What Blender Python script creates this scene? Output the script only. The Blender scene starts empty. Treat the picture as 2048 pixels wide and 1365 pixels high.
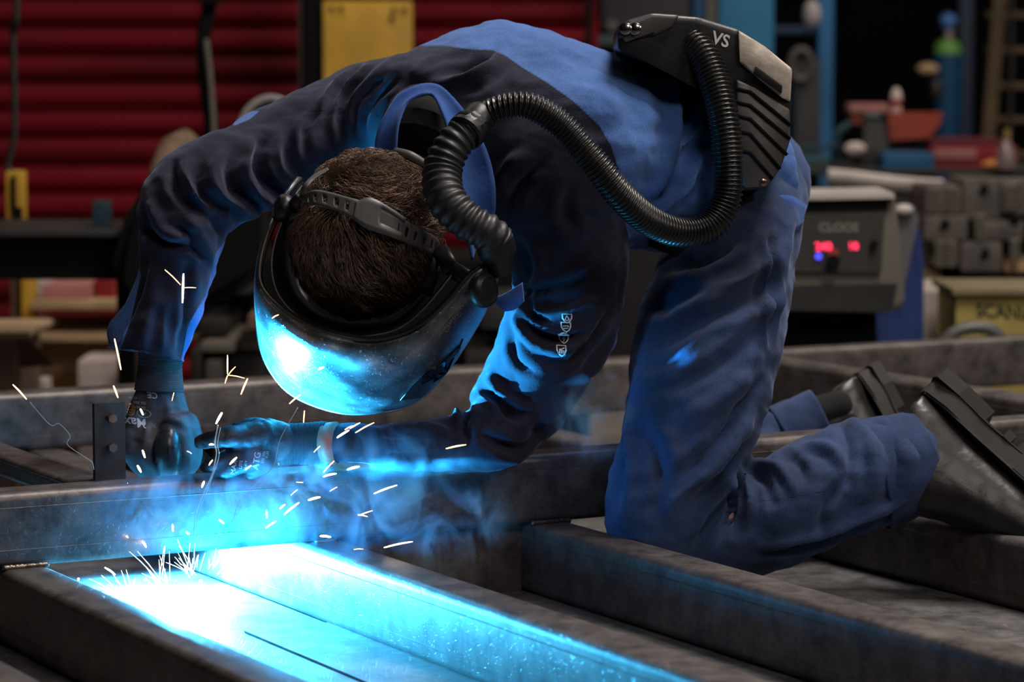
import bpy, bmesh, math, random
import numpy as np
from mathutils import Vector, Matrix, noise
from mathutils.bvhtree import BVHTree
random.seed(7); np.random.seed(7)
SC = bpy.context.scene
COL = SC.collection

# ------------------------------------------------------------------ camera, world, light, exposure
FPX = 5900.0; PITCH = math.radians(5.35); CAMZ = 1.05
cd = bpy.data.cameras.new('camera'); cam = bpy.data.objects.new('camera', cd); COL.objects.link(cam)
cam.location = (0, 0, CAMZ); cam.rotation_euler = (math.radians(90) - PITCH, 0, 0)
cd.sensor_width = 36; cd.lens = 36 * FPX / 2048; cd.clip_start = .1; cd.clip_end = 60
cd.dof.use_dof = True; cd.dof.focus_distance = 4.0; cd.dof.aperture_fstop = 4.5
SC.camera = cam
SC.view_settings.view_transform = 'Standard'; SC.view_settings.look = 'None'
SC.view_settings.gamma = 1; SC.view_settings.use_curve_mapping = False
SC.view_settings.exposure = 0.0
w = bpy.data.worlds.new('workshop_air'); SC.world = w; w.use_nodes = True
w.node_tree.nodes['Background'].inputs[0].default_value = (.5, .55, .7, 1)
w.node_tree.nodes['Background'].inputs[1].default_value = 0.004
SC.cycles.sample_clamp_indirect = 4.0
SC.cycles.volume_bounces = 0
SC.cycles.max_bounces = 6

def P(px, py, d):
    a = (px - 1024) / FPX; b = -(py - 682.5) / FPX
    c, s = math.cos(PITCH), math.sin(PITCH)
    v = Vector((a, c + b * s, -s + b * c))
    v *= d / v.y
    return Vector((v.x, v.y, v.z + CAMZ))
def PXN(co):
    """world (n,3) -> pixel (n,2)"""
    c, s = math.cos(PITCH), math.sin(PITCH)
    x = co[:, 0]; y = co[:, 1]; z = co[:, 2] - CAMZ
    f = y * c - z * s; u = y * s + z * c
    return np.stack([1024 + FPX * x / f, 682.5 - FPX * u / f], 1)

def lamp(name, kind, loc, energy, color, size=1, sizey=None, aim=None, radius=None, spread=None):
    l = bpy.data.lights.new(name, kind); l.energy = energy; l.color = color
    if kind == 'AREA':
        l.shape = 'RECTANGLE'; l.size = size; l.size_y = sizey or size
        if spread: l.spread = math.radians(spread)
    if radius is not None: l.shadow_soft_size = radius
    o = bpy.data.objects.new(name, l); COL.objects.link(o); o.location = loc
    if aim is not None:
        o.rotation_euler = (Vector(aim) - Vector(loc)).to_track_quat('-Z', 'Y').to_euler()
    return o
# overhead hall lamps, with one added front fill lamp
lamp('hall_and_fill_lamp', 'AREA', (1.2, 4.4, 4.0), 125, (1, .93, .86), 1.6, 1.0, aim=(.1, 4.2, 1.0))
lamp('hall_and_fill_lamp', 'AREA', (.9, 1.2, 3.6), 26, (1, .9, .85), 1.2, .8, aim=(.1, 4.0, .9))  # front fill, added to lift the sides facing the camera
lamp('hall_and_fill_lamp', 'AREA', (-1.5, 7.0, 4.4), 34, (1, .9, .82), 2.0, 1.0, aim=(-1.2, 9.2, .8))
lamp('hall_and_fill_lamp', 'AREA', (2.6, 9.0, 4.4), 105, (1, .88, .78), 2.0, 1.4, aim=(2.2, 10.5, .8))
lamp('hall_and_fill_lamp', 'AREA', (3.2, 2.4, 3.0), 30, (1, .92, .84), 1.2, .8, aim=(.4, 4.2, .8))
# the welding arc: behind the cross tube, low over the bench plate
ARC = Vector((-.4845, 4.13, CAMZ - .665))
T1 = Vector((.48, -.8773, 0)); T2 = Vector((.8773, .48, 0))
ARC = T2 * 1.585 + T1 * -3.90 + Vector((0, 0, CAMZ - .668))
ARC_FILL = T2 * 1.58 + T1 * -3.85 + Vector((0, 0, CAMZ - .568))  # point for a second lamp, added above the arc to light helmet and sleeve
def cone_lamp(loc, energy, color, radius, aim, half, blend=.15):
    # cone chosen to hold the light off the far side and background
    o = lamp('arc_and_fill_light', 'SPOT', loc, energy, color, aim=aim, radius=radius); o.data.spot_size = math.radians(2 * half); o.data.spot_blend = blend; return o
cone_lamp(ARC, 820, (.05, .46, .86), .008, ARC + T1 * .36 + Vector((0, 0, -1.0)), 88)
cone_lamp(ARC_FILL, 250, (.03, .45, .88), .006, ARC_FILL + Vector((.80, -.26, .40)), 46, .6)
BURST_FILL = P(450, 1130, 3.94)
lamp('spatter_fill_light', 'POINT', BURST_FILL, 7.0, (.010, .34, .80), radius=.02)  # lamp added at the spatter, tinted to light the smoke blue
lamp('spatter_fill_light', 'POINT', P(568, 1100, 3.97), 3.5, (.010, .34, .80), radius=.015)  # second added lamp, for the smoke further right

# ------------------------------------------------------------------ object helpers
def tag(o, label=None, cat=None, group=None, kind=None):
    if label: o['label'] = label
    if cat: o['category'] = cat
    if group: o['group'] = group
    if kind: o['kind'] = kind
    return o
def empty(name, loc, label=None, cat=None, group=None):
    o = bpy.data.objects.new(name, None); COL.objects.link(o); o.location = loc; o.empty_display_size = .05
    return tag(o, label, cat, group)
def link(name, me, mat=None, parent=None, smooth=True):
    o = bpy.data.objects.new(name, me); COL.objects.link(o)
    if mat: me.materials.append(mat)
    if smooth and len(me.polygons): me.polygons.foreach_set('use_smooth', [True] * len(me.polygons))
    if parent is not None:
        o.parent = parent
        o.matrix_parent_inverse = Matrix.Translation(-chain_loc(parent))
    return o
def chain_loc(o):
    v = Vector((0, 0, 0))
    if o.type == 'EMPTY': v = Vector(o.location)
    return v
def bm_obj(name, bm, mat=None, parent=None, smooth=False, auto=None):
    me = bpy.data.meshes.new(name); bmesh.ops.recalc_face_normals(bm, faces=bm.faces); bm.to_mesh(me); bm.free()
    o = link(name, me, mat, parent, smooth or auto is not None)
    if auto is not None:
        me.set_sharp_from_angle(angle=math.radians(auto))
    return o
def bake(me, mods):
    """run modifiers over a mesh, hand back the finished mesh"""
    o = bpy.data.objects.new('tmp', me); COL.objects.link(o)
    for t, kw in mods:
        m = o.modifiers.new(t, t)
        for k, v in kw.items(): setattr(m, k, v)
    dg = bpy.context.evaluated_depsgraph_get(); dg.update()
    out = bpy.data.meshes.new_from_object(o.evaluated_get(dg), depsgraph=dg)
    bpy.data.objects.remove(o); return out

def box(bm, c, s, rot=None, bevel=0):
    r = bmesh.ops.create_cube(bm, size=1)
    vs = r['verts']
    M = Matrix.Translation(Vector(c)) @ (rot.to_4x4() if rot is not None else Matrix.Identity(4)) @ Matrix.Diagonal((s[0], s[1], s[2], 1))
    bmesh.ops.transform(bm, matrix=M, verts=vs)
    if bevel:
        es = list({e for v in vs for e in v.link_edges})
        bmesh.ops.bevel(bm, geom=es, offset=bevel, segments=2, affect='EDGES', profile=.7)
def cyl(bm, a, b, r1, r2=None, n=20, cap=True):
    a = Vector(a); b = Vector(b); r2 = r1 if r2 is None else r2
    d = b - a
    r = bmesh.ops.create_cone(bm, cap_ends=cap, segments=n, radius1=r1, radius2=r2, depth=d.length)
    M = Matrix.Translation((a + b) / 2) @ d.to_track_quat('Z', 'Y').to_matrix().to_4x4()
    bmesh.ops.transform(bm, matrix=M, verts=r['verts'])
def ball(bm, c, r, n=16, sc=(1, 1, 1), rot=None):
    q = bmesh.ops.create_uvsphere(bm, u_segments=n, v_segments=max(6, n // 2), radius=1)
    M = Matrix.Translation(Vector(c)) @ (rot.to_4x4() if rot is not None else Matrix.Identity(4)) @ Matrix.Diagonal((r * sc[0], r * sc[1], r * sc[2], 1))
    bmesh.ops.transform(bm, matrix=M, verts=q['verts'])
def lathe(bm, c, prof, n=24, axis=(0, 0, 1)):
    q = Vector(axis).to_track_quat('Z', 'Y').to_matrix()
    rings = []
    for r, z in prof:
        rings.append([bm.verts.new(Vector(c) + q @ Vector((r * math.cos(2 * math.pi * k / n), r * math.sin(2 * math.pi * k / n), z))) for k in range(n)])
    for a, b in zip(rings, rings[1:]):
        for k in range(n): bm.faces.new((a[k], a[(k + 1) % n], b[(k + 1) % n], b[k]))
    bm.faces.new(rings[0][::-1]); bm.faces.new(rings[-1])
def prism(bm, pts, off):
    """closed solid from a ring of 3D points pushed along a vector"""
    a = [bm.verts.new(p) for p in pts]; b = [bm.verts.new(Vector(p) + Vector(off)) for p in pts]
    n = len(pts)
    bm.faces.new(a); bm.faces.new(b[::-1])
    for k in range(n): bm.faces.new((a[k], b[k], b[(k + 1) % n], a[(k + 1) % n]))
def catmull(pts, per=8):
    pts = [np.array(p, float) for p in pts]
    if len(pts) < 3:
        return [pts[0] + (pts[-1] - pts[0]) * t for t in np.linspace(0, 1, per + 1)]
    q = [2 * pts[0] - pts[1]] + pts + [2 * pts[-1] - pts[-2]]
    out = []
    for i in range(1, len(q) - 2):
        p0, p1, p2, p3 = q[i - 1], q[i], q[i + 1], q[i + 2]
        for k in range(per):
            t = k / per
            out.append(.5 * ((2 * p1) + (-p0 + p2) * t + (2 * p0 - 5 * p1 + 4 * p2 - p3) * t * t + (-p0 + 3 * p1 - 3 * p2 + p3) * t ** 3))
    out.append(pts[-1]); return out
def tube(bm, path, radii, n=16, ref=(0, 1, 0), flat=1.0, cap=True):
    """path of world points; radii one per point; the ring is radii wide across the view, radii*flat along it"""
    path = [Vector(p) for p in path]; N = len(path)
    rings = []; ref = Vector(ref)
    for i, p in enumerate(path):
        T = (path[min(i + 1, N - 1)] - path[max(i - 1, 0)])
        if T.length < 1e-9: T = Vector((1, 0, 0))
        T.normalize()
        S = T.cross(ref)
        if S.length < 1e-3: S = T.cross(Vector((0, 0, 1)))
        S.normalize(); O = S.cross(T).normalized()
        r = radii[i] if hasattr(radii, '__len__') else radii
        fl = flat[i] if hasattr(flat, '__len__') else flat
        rings.append([bm.verts.new(p + S * (r * math.cos(2 * math.pi * k / n)) + O * (r * fl * math.sin(2 * math.pi * k / n))) for k in range(n)])
    for a, b in zip(rings, rings[1:]):
        for k in range(n): bm.faces.new((a[k], a[(k + 1) % n], b[(k + 1) % n], b[k]))
    if cap:
        bm.faces.new(rings[0][::-1]); bm.faces.new(rings[-1])
def limb(bm, pts, per=8, n=20, flat=1.0, round_ends=True):
    """pts: (px, py, depth, radius in px [, flat]) -> tapered rounded tube"""
    c = catmull([tuple(p[:4]) + ((p[4],) if len(p) > 4 else (flat,)) for p in pts], per)
    path = [P(p[0], p[1], p[2]) for p in c]; rad = [max(p[3], 1) * p[2] / FPX for p in c]; fl = [p[4] for p in c]
    if round_ends:
        T0 = (path[0] - path[1]).normalized(); T1_ = (path[-1] - path[-2]).normalized()
        a, ar, b, br = [], [], [], []
        for t in (.95, .8, .5): a.append(path[0] + T0 * rad[0] * t * .8); ar.append(rad[0] * math.sqrt(1 - t * t))
        for t in (.5, .8, .95): b.append(path[-1] + T1_ * rad[-1] * t * .8); br.append(rad[-1] * math.sqrt(1 - t * t))
        path = a + path + b; rad = ar + rad + br; fl = [fl[0]] * 3 + fl + [fl[-1]] * 3
    tube(bm, path, rad, n, flat=fl)
def section_loft(bm, secs, n=32, per=6):
    """secs: (centre, a vector, b vector): ring centre + a cos + b sin"""
    rows = catmull([tuple(c) + tuple(a) + tuple(b) for c, a, b in secs], per)
    rings = []
    for r in rows:
        c, a, b = Vector(r[:3]), Vector(r[3:6]), Vector(r[6:9])
        ring = []
        for k in range(n):
            t = 2 * math.pi * k / n; ct, st = math.cos(t), math.sin(t)
            e = .8
            ring.append(bm.verts.new(c + a * (abs(ct) ** e * (1 if ct > 0 else -1)) + b * (abs(st) ** e * (1 if st > 0 else -1))))
        rings.append(ring)
    for p, q in zip(rings, rings[1:]):
        for k in range(n): bm.faces.new((p[k], p[(k + 1) % n], q[(k + 1) % n], q[k]))
    bm.faces.new(rings[0][::-1]); bm.faces.new(rings[-1])

def fuse(bm, voxel, smooth=6, lam=.5):
    me = bpy.data.meshes.new('f'); bmesh.ops.recalc_face_normals(bm, faces=bm.faces); bm.to_mesh(me); bm.free()
    me = bake(me, [('REMESH', dict(mode='VOXEL', voxel_size=voxel))])
    relax(me, smooth, lam); return me
def get_co(me):
    a = np.empty(len(me.vertices) * 3); me.vertices.foreach_get('co', a); return a.reshape(-1, 3)
def set_co(me, co): me.vertices.foreach_set('co', co.ravel()); me.update()
def get_no(me):
    a = np.empty(len(me.vertices) * 3); me.vertex_normals.foreach_get('vector', a); return a.reshape(-1, 3)
def edges_of(me):
    e = np.empty(len(me.edges) * 2, int); me.edges.foreach_get('vertices', e); return e.reshape(-1, 2)
def lap(me, val, it, lam=.5):
    e = edges_of(me); n = len(me.vertices)
    deg = np.bincount(e.ravel(), minlength=n).astype(float); deg[deg == 0] = 1
    v = val.astype(float).copy()
    one = v.ndim == 1
    if one: v = v[:, None]
    for _ in range(it):
        s = np.zeros_like(v)
        for k in range(v.shape[1]):
            s[:, k] = np.bincount(e[:, 0], v[e[:, 1], k], n) + np.bincount(e[:, 1], v[e[:, 0], k], n)
        v += lam * (s / deg[:, None] - v)
    return v[:, 0] if one else v
def relax(me, it, lam=.5): set_co(me, lap(me, get_co(me), it, lam))

def seg_dist(px, poly):
    """distance from px (n,2) to a polyline and the position along it, 0..1"""
    poly = np.array(poly, float); best = np.full(len(px), 1e9); tt = np.zeros(len(px))
    L = np.r_[0, np.cumsum(np.linalg.norm(np.diff(poly, axis=0), axis=1))]
    for i in range(len(poly) - 1):
        a, b = poly[i], poly[i + 1]; ab = b - a
        t = np.clip(((px - a) @ ab) / (ab @ ab + 1e-9), 0, 1)
        d = np.linalg.norm(px - (a + t[:, None] * ab), axis=1)
        m = d < best; best[m] = d[m]; tt[m] = (L[i] + t[m] * (L[i + 1] - L[i])) / L[-1]
    return best, tt
def poly_sd(px, poly):
    """signed distance, positive inside"""
    poly = np.array(poly, float); n = len(poly); ins = np.zeros(len(px), bool)
    j = n - 1
    for i in range(n):
        xi, yi = poly[i]; xj, yj = poly[j]
        c = ((yi > px[:, 1]) != (yj > px[:, 1])) & (px[:, 0] < (xj - xi) * (px[:, 1] - yi) / (yj - yi + 1e-12) + xi)
        ins ^= c; j = i
    d, _ = seg_dist(px, np.r_[poly, poly[:1]])
    return np.where(ins, d, -d)
def folds(me, fl, gain=1.0):
    """fl: (polyline px, half width px, height mm): cloth folds pressed in or raised along the surface normal"""
    co = get_co(me); no = get_no(me); px = PXN(co)
    toc = np.array([0, 0, CAMZ]) - co; toc /= np.linalg.norm(toc, axis=1)[:, None]
    face = np.clip((no * toc).sum(1) * 2.5 + .3, 0, 1)
    disp = np.zeros(len(co))
    for poly, wd, h in fl:
        p = np.array(poly, float)
        m = (px[:, 0] > p[:, 0].min() - 3 * wd) & (px[:, 0] < p[:, 0].max() + 3 * wd) & (px[:, 1] > p[:, 1].min() - 3 * wd) & (px[:, 1] < p[:, 1].max() + 3 * wd)
        if not m.any(): continue
        c = catmull([tuple(q) for q in poly], 5) if len(poly) > 2 else poly
        d, t = seg_dist(px[m], c)
        tap = np.sin(np.clip(t, .02, .98) * math.pi) ** .6
        disp[m] += h * .001 * gain * tap * (np.exp(-(d / wd) ** 2) - .35 * np.exp(-((d - 1.8 * wd) / wd) ** 2))
    disp = lap(me, disp * face, 1)
    set_co(me, co + no * disp[:, None])
def crinkle(me, amp, scale, stretch=(1, 1, 1), it=1, seed=0):
    co = get_co(me); no = get_no(me)
    st = Vector(stretch)
    d = np.array([noise.fractal(Vector((c[0] * st.x * scale + seed, c[1] * st.y * scale, c[2] * st.z * scale)), 1.0, 2.1, 3) for c in co])
    set_co(me, co + no * (lap(me, d, it) * amp)[:, None])
def attr(me, name, val):
    a = me.attributes.new(name, 'FLOAT', 'POINT'); a.data.foreach_set('value', np.asarray(val, np.float32))
def seams(me, lines, width=40):
    px = PXN(get_co(me)); d = np.full(len(px), 99.)
    for l in lines:
        q, _ = seg_dist(px, catmull([tuple(a) for a in l], 5) if len(l) > 2 else l); d = np.minimum(d, q)
    attr(me, 'seam', np.minimum(d, width))
def region(me, name, polys):
    px = PXN(get_co(me)); d = np.full(len(px), -99.)
    for p in polys: d = np.maximum(d, poly_sd(px, p))
    attr(me, name, np.clip(d, -60, 60))
class Surf:
    """lays pixel outlines onto finished meshes by looking along the camera's rays"""
    def __init__(s, objs):
        s.t = []
        for o in objs:
            me = o.data; co = [Vector(v) for v in get_co(me)]
            s.t.append(BVHTree.FromPolygons(co, [tuple(p.vertices) for p in me.polygons]))
    def hit(s, px, py, fallback=4.0):
        o = Vector((0, 0, CAMZ)); d = (P(px, py, 4.0) - o).normalized(); best = None
        for t in s.t:
            loc, nor, i, dist = t.ray_cast(o, d)
            if loc is not None and (best is None or dist < best[2]): best = (loc, nor, dist)
        if best is None: return P(px, py, fallback), Vector((0, -1, 0)), None
        n = best[1]
        if n.dot(d) > 0: n = -n
        return best[0], n, best[0].y
def decal(name, surf, mesh2d, org, ux, uy, mat, parent, lift=.0012):
    """flat letter mesh laid on a surface; org = pixel of the origin, ux/uy = pixels per unit"""
    me = mesh2d; co = get_co(me); out = np.empty_like(co)
    for i, c in enumerate(co):
        x = org[0] + ux[0] * c[0] + uy[0] * c[1]; y = org[1] + ux[1] * c[0] + uy[1] * c[1]
        p, n, _ = surf.hit(x, y); out[i] = p + n * lift
    set_co(me, out)
    return link(name, me, mat, parent, False)
def text_mesh(s, bold=False, fine=True):
    c = bpy.data.curves.new('t', 'FONT'); c.body = s; c.size = 1; c.align_x = 'CENTER'; c.align_y = 'CENTER'
    if bold: c.offset = .02
    c.resolution_u = 3
    o = bpy.data.objects.new('t', c); COL.objects.link(o)
    dg = bpy.context.evaluated_depsgraph_get(); dg.update()
    me = bpy.data.meshes.new_from_object(o.evaluated_get(dg), depsgraph=dg); bpy.data.objects.remove(o)
    if fine:
        bm = bmesh.new(); bm.from_mesh(me); bmesh.ops.triangulate(bm, faces=bm.faces)
        bmesh.ops.subdivide_edges(bm, edges=[e for e in bm.edges if e.calc_length() > .25], cuts=1)
        bm.to_mesh(me); bm.free()
    me.materials.clear(); return me
def line_mesh(polys, wd):
    """2D stroke mesh from polylines"""
    bm = bmesh.new()
    for p in polys:
        p = [Vector((a, b)) for a, b in p]
        for a, b in zip(p, p[1:]):
            d = (b - a); L = d.length
            if L < 1e-6: continue
            nrm = Vector((-d.y, d.x)) / L * wd / 2; k = max(1, int(L / .3)); e = d / L * wd * .3
            for i in range(k):
                q0 = a - e + (d + 2 * e) * (i / k); q1 = a - e + (d + 2 * e) * ((i + 1) / k)
                bm.faces.new([bm.verts.new((q.x, q.y, 0)) for q in (q0 - nrm, q1 - nrm, q1 + nrm, q0 + nrm)])
    me = bpy.data.meshes.new('l'); bm.to_mesh(me); bm.free(); return me
def ribbon(name, e0, e1, mat, parent, thick=.003, cols=6, skip=None, per=8, smooth=True, bow=0, off=0):
    """solid strip between two edge curves given as world points; skip(i, j, n) leaves holes"""
    a = catmull([tuple(p) for p in e0], per); b = catmull([tuple(p) for p in e1], per)
    n = len(a); vs = []; fs = []
    A = np.array(a); B = np.array(b)
    cen = (A.mean(0) + B.mean(0)) / 2
    for i in range(n):
        T = A[min(i + 1, n - 1)] - A[max(i - 1, 0)]; N = np.cross(T, B[i] - A[i]); N /= (np.linalg.norm(N) + 1e-9)
        for j in range(cols + 1):
            t = j / cols
            vs.append(A[i] * (1 - t) + B[i] * t + N * (bow * math.sin(math.pi * t)))
    for i in range(n - 1):
        for j in range(cols):
            if skip and skip(i, j, n): continue
            k = i * (cols + 1) + j
            fs.append((k, k + 1, k + cols + 2, k + cols + 1))
    me = bpy.data.meshes.new(name); me.from_pydata([tuple(v) for v in vs], [], fs); me.update()
    me = bake(me, [('SOLIDIFY', dict(thickness=thick, offset=off))])
    return link(name, me, mat, parent, smooth)

# ------------------------------------------------------------------ materials
def nt(name):
    m = bpy.data.materials.new(name); m.use_nodes = True
    return m, m.node_tree.nodes, m.node_tree.links, m.node_tree.nodes['Principled BSDF']
def node(N, t, **kw):
    n = N.new(t)
    for k, v in kw.items(): setattr(n, k, v)
    return n
def rgb(c): return (c[0], c[1], c[2], 1)
def plain(name, c, rough=.5, metal=0, var=.15, scale=8, bump=0, bscale=60, spec=.5, coat=0, stretch=None, rvar=.1):
    m, N, L, B = nt(name)
    tc = node(N, 'ShaderNodeTexCoord'); mp = node(N, 'ShaderNodeMapping'); L.new(tc.outputs['Object'], mp.inputs[0])
    if stretch: mp.inputs['Scale'].default_value = stretch
    n = node(N, 'ShaderNodeTexNoise'); n.inputs['Scale'].default_value = scale; n.inputs['Detail'].default_value = 6; L.new(mp.outputs[0], n.inputs['Vector'])
    r = node(N, 'ShaderNodeMapRange'); r.inputs['From Min'].default_value = .3; r.inputs['From Max'].default_value = .7
    r.inputs['To Min'].default_value = 1 - var; r.inputs['To Max'].default_value = 1 + var; L.new(n.outputs['Fac'], r.inputs['Value'])
    mx = node(N, 'ShaderNodeVectorMath', operation='SCALE'); mx.inputs[0].default_value = c; L.new(r.outputs[0], mx.inputs['Scale'])
    L.new(mx.outputs[0], B.inputs['Base Color'])
    r2 = node(N, 'ShaderNodeMapRange'); r2.inputs['To Min'].default_value = max(0, rough - rvar); r2.inputs['To Max'].default_value = min(1, rough + rvar); L.new(n.outputs['Fac'], r2.inputs['Value']); L.new(r2.outputs[0], B.inputs['Roughness'])
    B.inputs['Metallic'].default_value = metal; B.inputs['Specular IOR Level'].default_value = spec; B.inputs['Coat Weight'].default_value = coat
    if bump:
        n2 = node(N, 'ShaderNodeTexNoise'); n2.inputs['Scale'].default_value = bscale; n2.inputs['Detail'].default_value = 4; L.new(mp.outputs[0], n2.inputs['Vector'])
        b = node(N, 'ShaderNodeBump'); b.inputs['Strength'].default_value = bump; b.inputs['Distance'].default_value = .002; L.new(n2.outputs['Fac'], b.inputs['Height']); L.new(b.outputs[0], B.inputs['Normal'])
    return m
def glow(name, c, s):
    m, N, L, B = nt(name)
    B.inputs['Base Color'].default_value = (0, 0, 0, 1); B.inputs['Emission Color'].default_value = rgb(c); B.inputs['Emission Strength'].default_value = s
    return m
def cloth(name, c_main, c_alt=None, stain=.25, seamdark=.35, fray=0):
    """woven cotton: twill bump, stains, optional second colour where attribute 'alt' > 0, stitched seams from attribute 'seam'"""
    m, N, L, B = nt(name)
    tc = node(N, 'ShaderNodeTexCoord')
    st = node(N, 'ShaderNodeTexNoise'); st.inputs['Scale'].default_value = 7; st.inputs['Detail'].default_value = 8; st.inputs['Roughness'].default_value = .65; L.new(tc.outputs['Object'], st.inputs['Vector'])
    fi = node(N, 'ShaderNodeTexNoise'); fi.inputs['Scale'].default_value = 450; fi.inputs['Detail'].default_value = 2; L.new(tc.outputs['Object'], fi.inputs['Vector'])
    col = node(N, 'ShaderNodeMix', data_type='RGBA'); col.inputs['A'].default_value = rgb(c_main); col.inputs['B'].default_value = rgb(c_alt or c_main); col.inputs['Factor'].default_value = 0
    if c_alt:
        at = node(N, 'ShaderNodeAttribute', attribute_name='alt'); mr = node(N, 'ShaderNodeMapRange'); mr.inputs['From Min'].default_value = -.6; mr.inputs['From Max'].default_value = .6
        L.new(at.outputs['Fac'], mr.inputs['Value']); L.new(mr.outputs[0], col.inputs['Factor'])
    r = node(N, 'ShaderNodeMapRange'); r.inputs['From Min'].default_value = .35; r.inputs['From Max'].default_value = .7; r.inputs['To Min'].default_value = 1.08; r.inputs['To Max'].default_value = 1 - stain
    L.new(st.outputs['Fac'], r.inputs['Value'])
    r3 = node(N, 'ShaderNodeMapRange'); r3.inputs['From Min'].default_value = .3; r3.inputs['From Max'].default_value = .7; r3.inputs['To Min'].default_value = .82; r3.inputs['To Max'].default_value = 1.18; L.new(fi.outputs['Fac'], r3.inputs['Value'])
    mul = node(N, 'ShaderNodeMath', operation='MULTIPLY'); L.new(r.outputs[0], mul.inputs[0]); L.new(r3.outputs[0], mul.inputs[1])
    sa = node(N, 'ShaderNodeAttribute', attribute_name='seam'); sr = node(N, 'ShaderNodeMapRange', interpolation_type='SMOOTHSTEP'); sr.inputs['From Min'].default_value = .3; sr.inputs['From Max'].default_value = 2.6; sr.inputs['To Min'].default_value = 1 - seamdark; sr.inputs['To Max'].default_value = 1
    L.new(sa.outputs['Fac'], sr.inputs['Value'])
    mul2 = node(N, 'ShaderNodeMath', operation='MULTIPLY'); L.new(mul.outputs[0], mul2.inputs[0]); L.new(sr.outputs[0], mul2.inputs[1])
    v = node(N, 'ShaderNodeVectorMath', operation='SCALE'); L.new(col.outputs['Result'], v.inputs[0]); L.new(mul2.outputs[0], v.inputs['Scale'])
    L.new(v.outputs[0], B.inputs['Base Color'])
    B.inputs['Roughness'].default_value = .85; B.inputs['Specular IOR Level'].default_value = .2
    B.inputs['Sheen Weight'].default_value = .25; B.inputs['Sheen Roughness'].default_value = .5; B.inputs['Sheen Tint'].default_value = (.6, .7, 1, 1)
    b = node(N, 'ShaderNodeBump'); b.inputs['Strength'].default_value = .35; b.inputs['Distance'].default_value = .0008; L.new(fi.outputs['Fac'], b.inputs['Height'])
    b2 = node(N, 'ShaderNodeBump'); b2.inputs['Strength'].default_value = .5; b2.inputs['Distance'].default_value = .002; L.new(sr.outputs[0], b2.inputs['Height']); L.new(b.outputs[0], b2.inputs['Normal'])
    n3 = node(N, 'ShaderNodeTexNoise'); n3.inputs['Scale'].default_value = 38; n3.inputs['Detail'].default_value = 3; L.new(tc.outputs['Object'], n3.inputs['Vector'])
    b3 = node(N, 'ShaderNodeBump'); b3.inputs['Strength'].default_value = .35; b3.inputs['Distance'].default_value = .004; L.new(n3.outputs['Fac'], b3.inputs['Height']); L.new(b2.outputs[0], b3.inputs['Normal'])
    L.new(b3.outputs[0], B.inputs['Normal'])
    return m
def scratched(name, c, rough, metal, lines=.5):
    """worn metal: long fine scratches crossing at several angles, grimy mottling"""
    m, N, L, B = nt(name)
    tc = node(N, 'ShaderNodeTexCoord'); hs = []
    for k, (ang, sc) in enumerate(((.5, 30), (-.7, 26), (1.5, 34))):
        mp = node(N, 'ShaderNodeMapping'); mp.inputs['Rotation'].default_value = (ang, ang * .6, ang * 1.7); mp.inputs['Scale'].default_value = (sc * 1.3, sc / 11, sc * 1.2); L.new(tc.outputs['Object'], mp.inputs[0])
        n = node(N, 'ShaderNodeTexNoise'); n.inputs['Scale'].default_value = 6; n.inputs['Detail'].default_value = 2; n.inputs['Distortion'].default_value = .6; L.new(mp.outputs[0], n.inputs['Vector'])
        r = node(N, 'ShaderNodeMapRange'); r.inputs['From Min'].default_value = .67; r.inputs['From Max'].default_value = .73; L.new(n.outputs['Fac'], r.inputs['Value']); hs.append(r)
    a = node(N, 'ShaderNodeMath', operation='MAXIMUM'); L.new(hs[0].outputs[0], a.inputs[0]); L.new(hs[1].outputs[0], a.inputs[1])
    a2 = node(N, 'ShaderNodeMath', operation='MAXIMUM'); L.new(a.outputs[0], a2.inputs[0]); L.new(hs[2].outputs[0], a2.inputs[1])
    g = node(N, 'ShaderNodeTexNoise'); g.inputs['Scale'].default_value = 22; g.inputs['Detail'].default_value = 8; g.inputs['Roughness'].default_value = .7; L.new(tc.outputs['Object'], g.inputs['Vector'])
    gr = node(N, 'ShaderNodeMapRange'); gr.inputs['From Min'].default_value = .35; gr.inputs['From Max'].default_value = .65; gr.inputs['To Min'].default_value = .45; gr.inputs['To Max'].default_value = 1.3; L.new(g.outputs['Fac'], gr.inputs['Value'])
    ad = node(N, 'ShaderNodeMath', operation='MULTIPLY_ADD'); L.new(a2.outputs[0], ad.inputs[0]); ad.inputs[1].default_value = lines; L.new(gr.outputs[0], ad.inputs[2])
    v = node(N, 'ShaderNodeVectorMath', operation='SCALE'); v.inputs[0].default_value = c; L.new(ad.outputs[0], v.inputs['Scale']); L.new(v.outputs[0], B.inputs['Base Color'])
    rr = node(N, 'ShaderNodeMapRange'); rr.inputs['To Min'].default_value = rough - .08; rr.inputs['To Max'].default_value = rough + .14; L.new(g.outputs['Fac'], rr.inputs['Value']); L.new(rr.outputs[0], B.inputs['Roughness'])
    B.inputs['Metallic'].default_value = metal
    b = node(N, 'ShaderNodeBump'); b.inputs['Strength'].default_value = .4; b.inputs['Distance'].default_value = .0006; b.invert = True; L.new(a2.outputs[0], b.inputs['Height'])
    b2 = node(N, 'ShaderNodeBump'); b2.inputs['Strength'].default_value = .25; b2.inputs['Distance'].default_value = .001; L.new(g.outputs['Fac'], b2.inputs['Height']); L.new(b.outputs[0], b2.inputs['Normal']); L.new(b2.outputs[0], B.inputs['Normal'])
    return m
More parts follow.
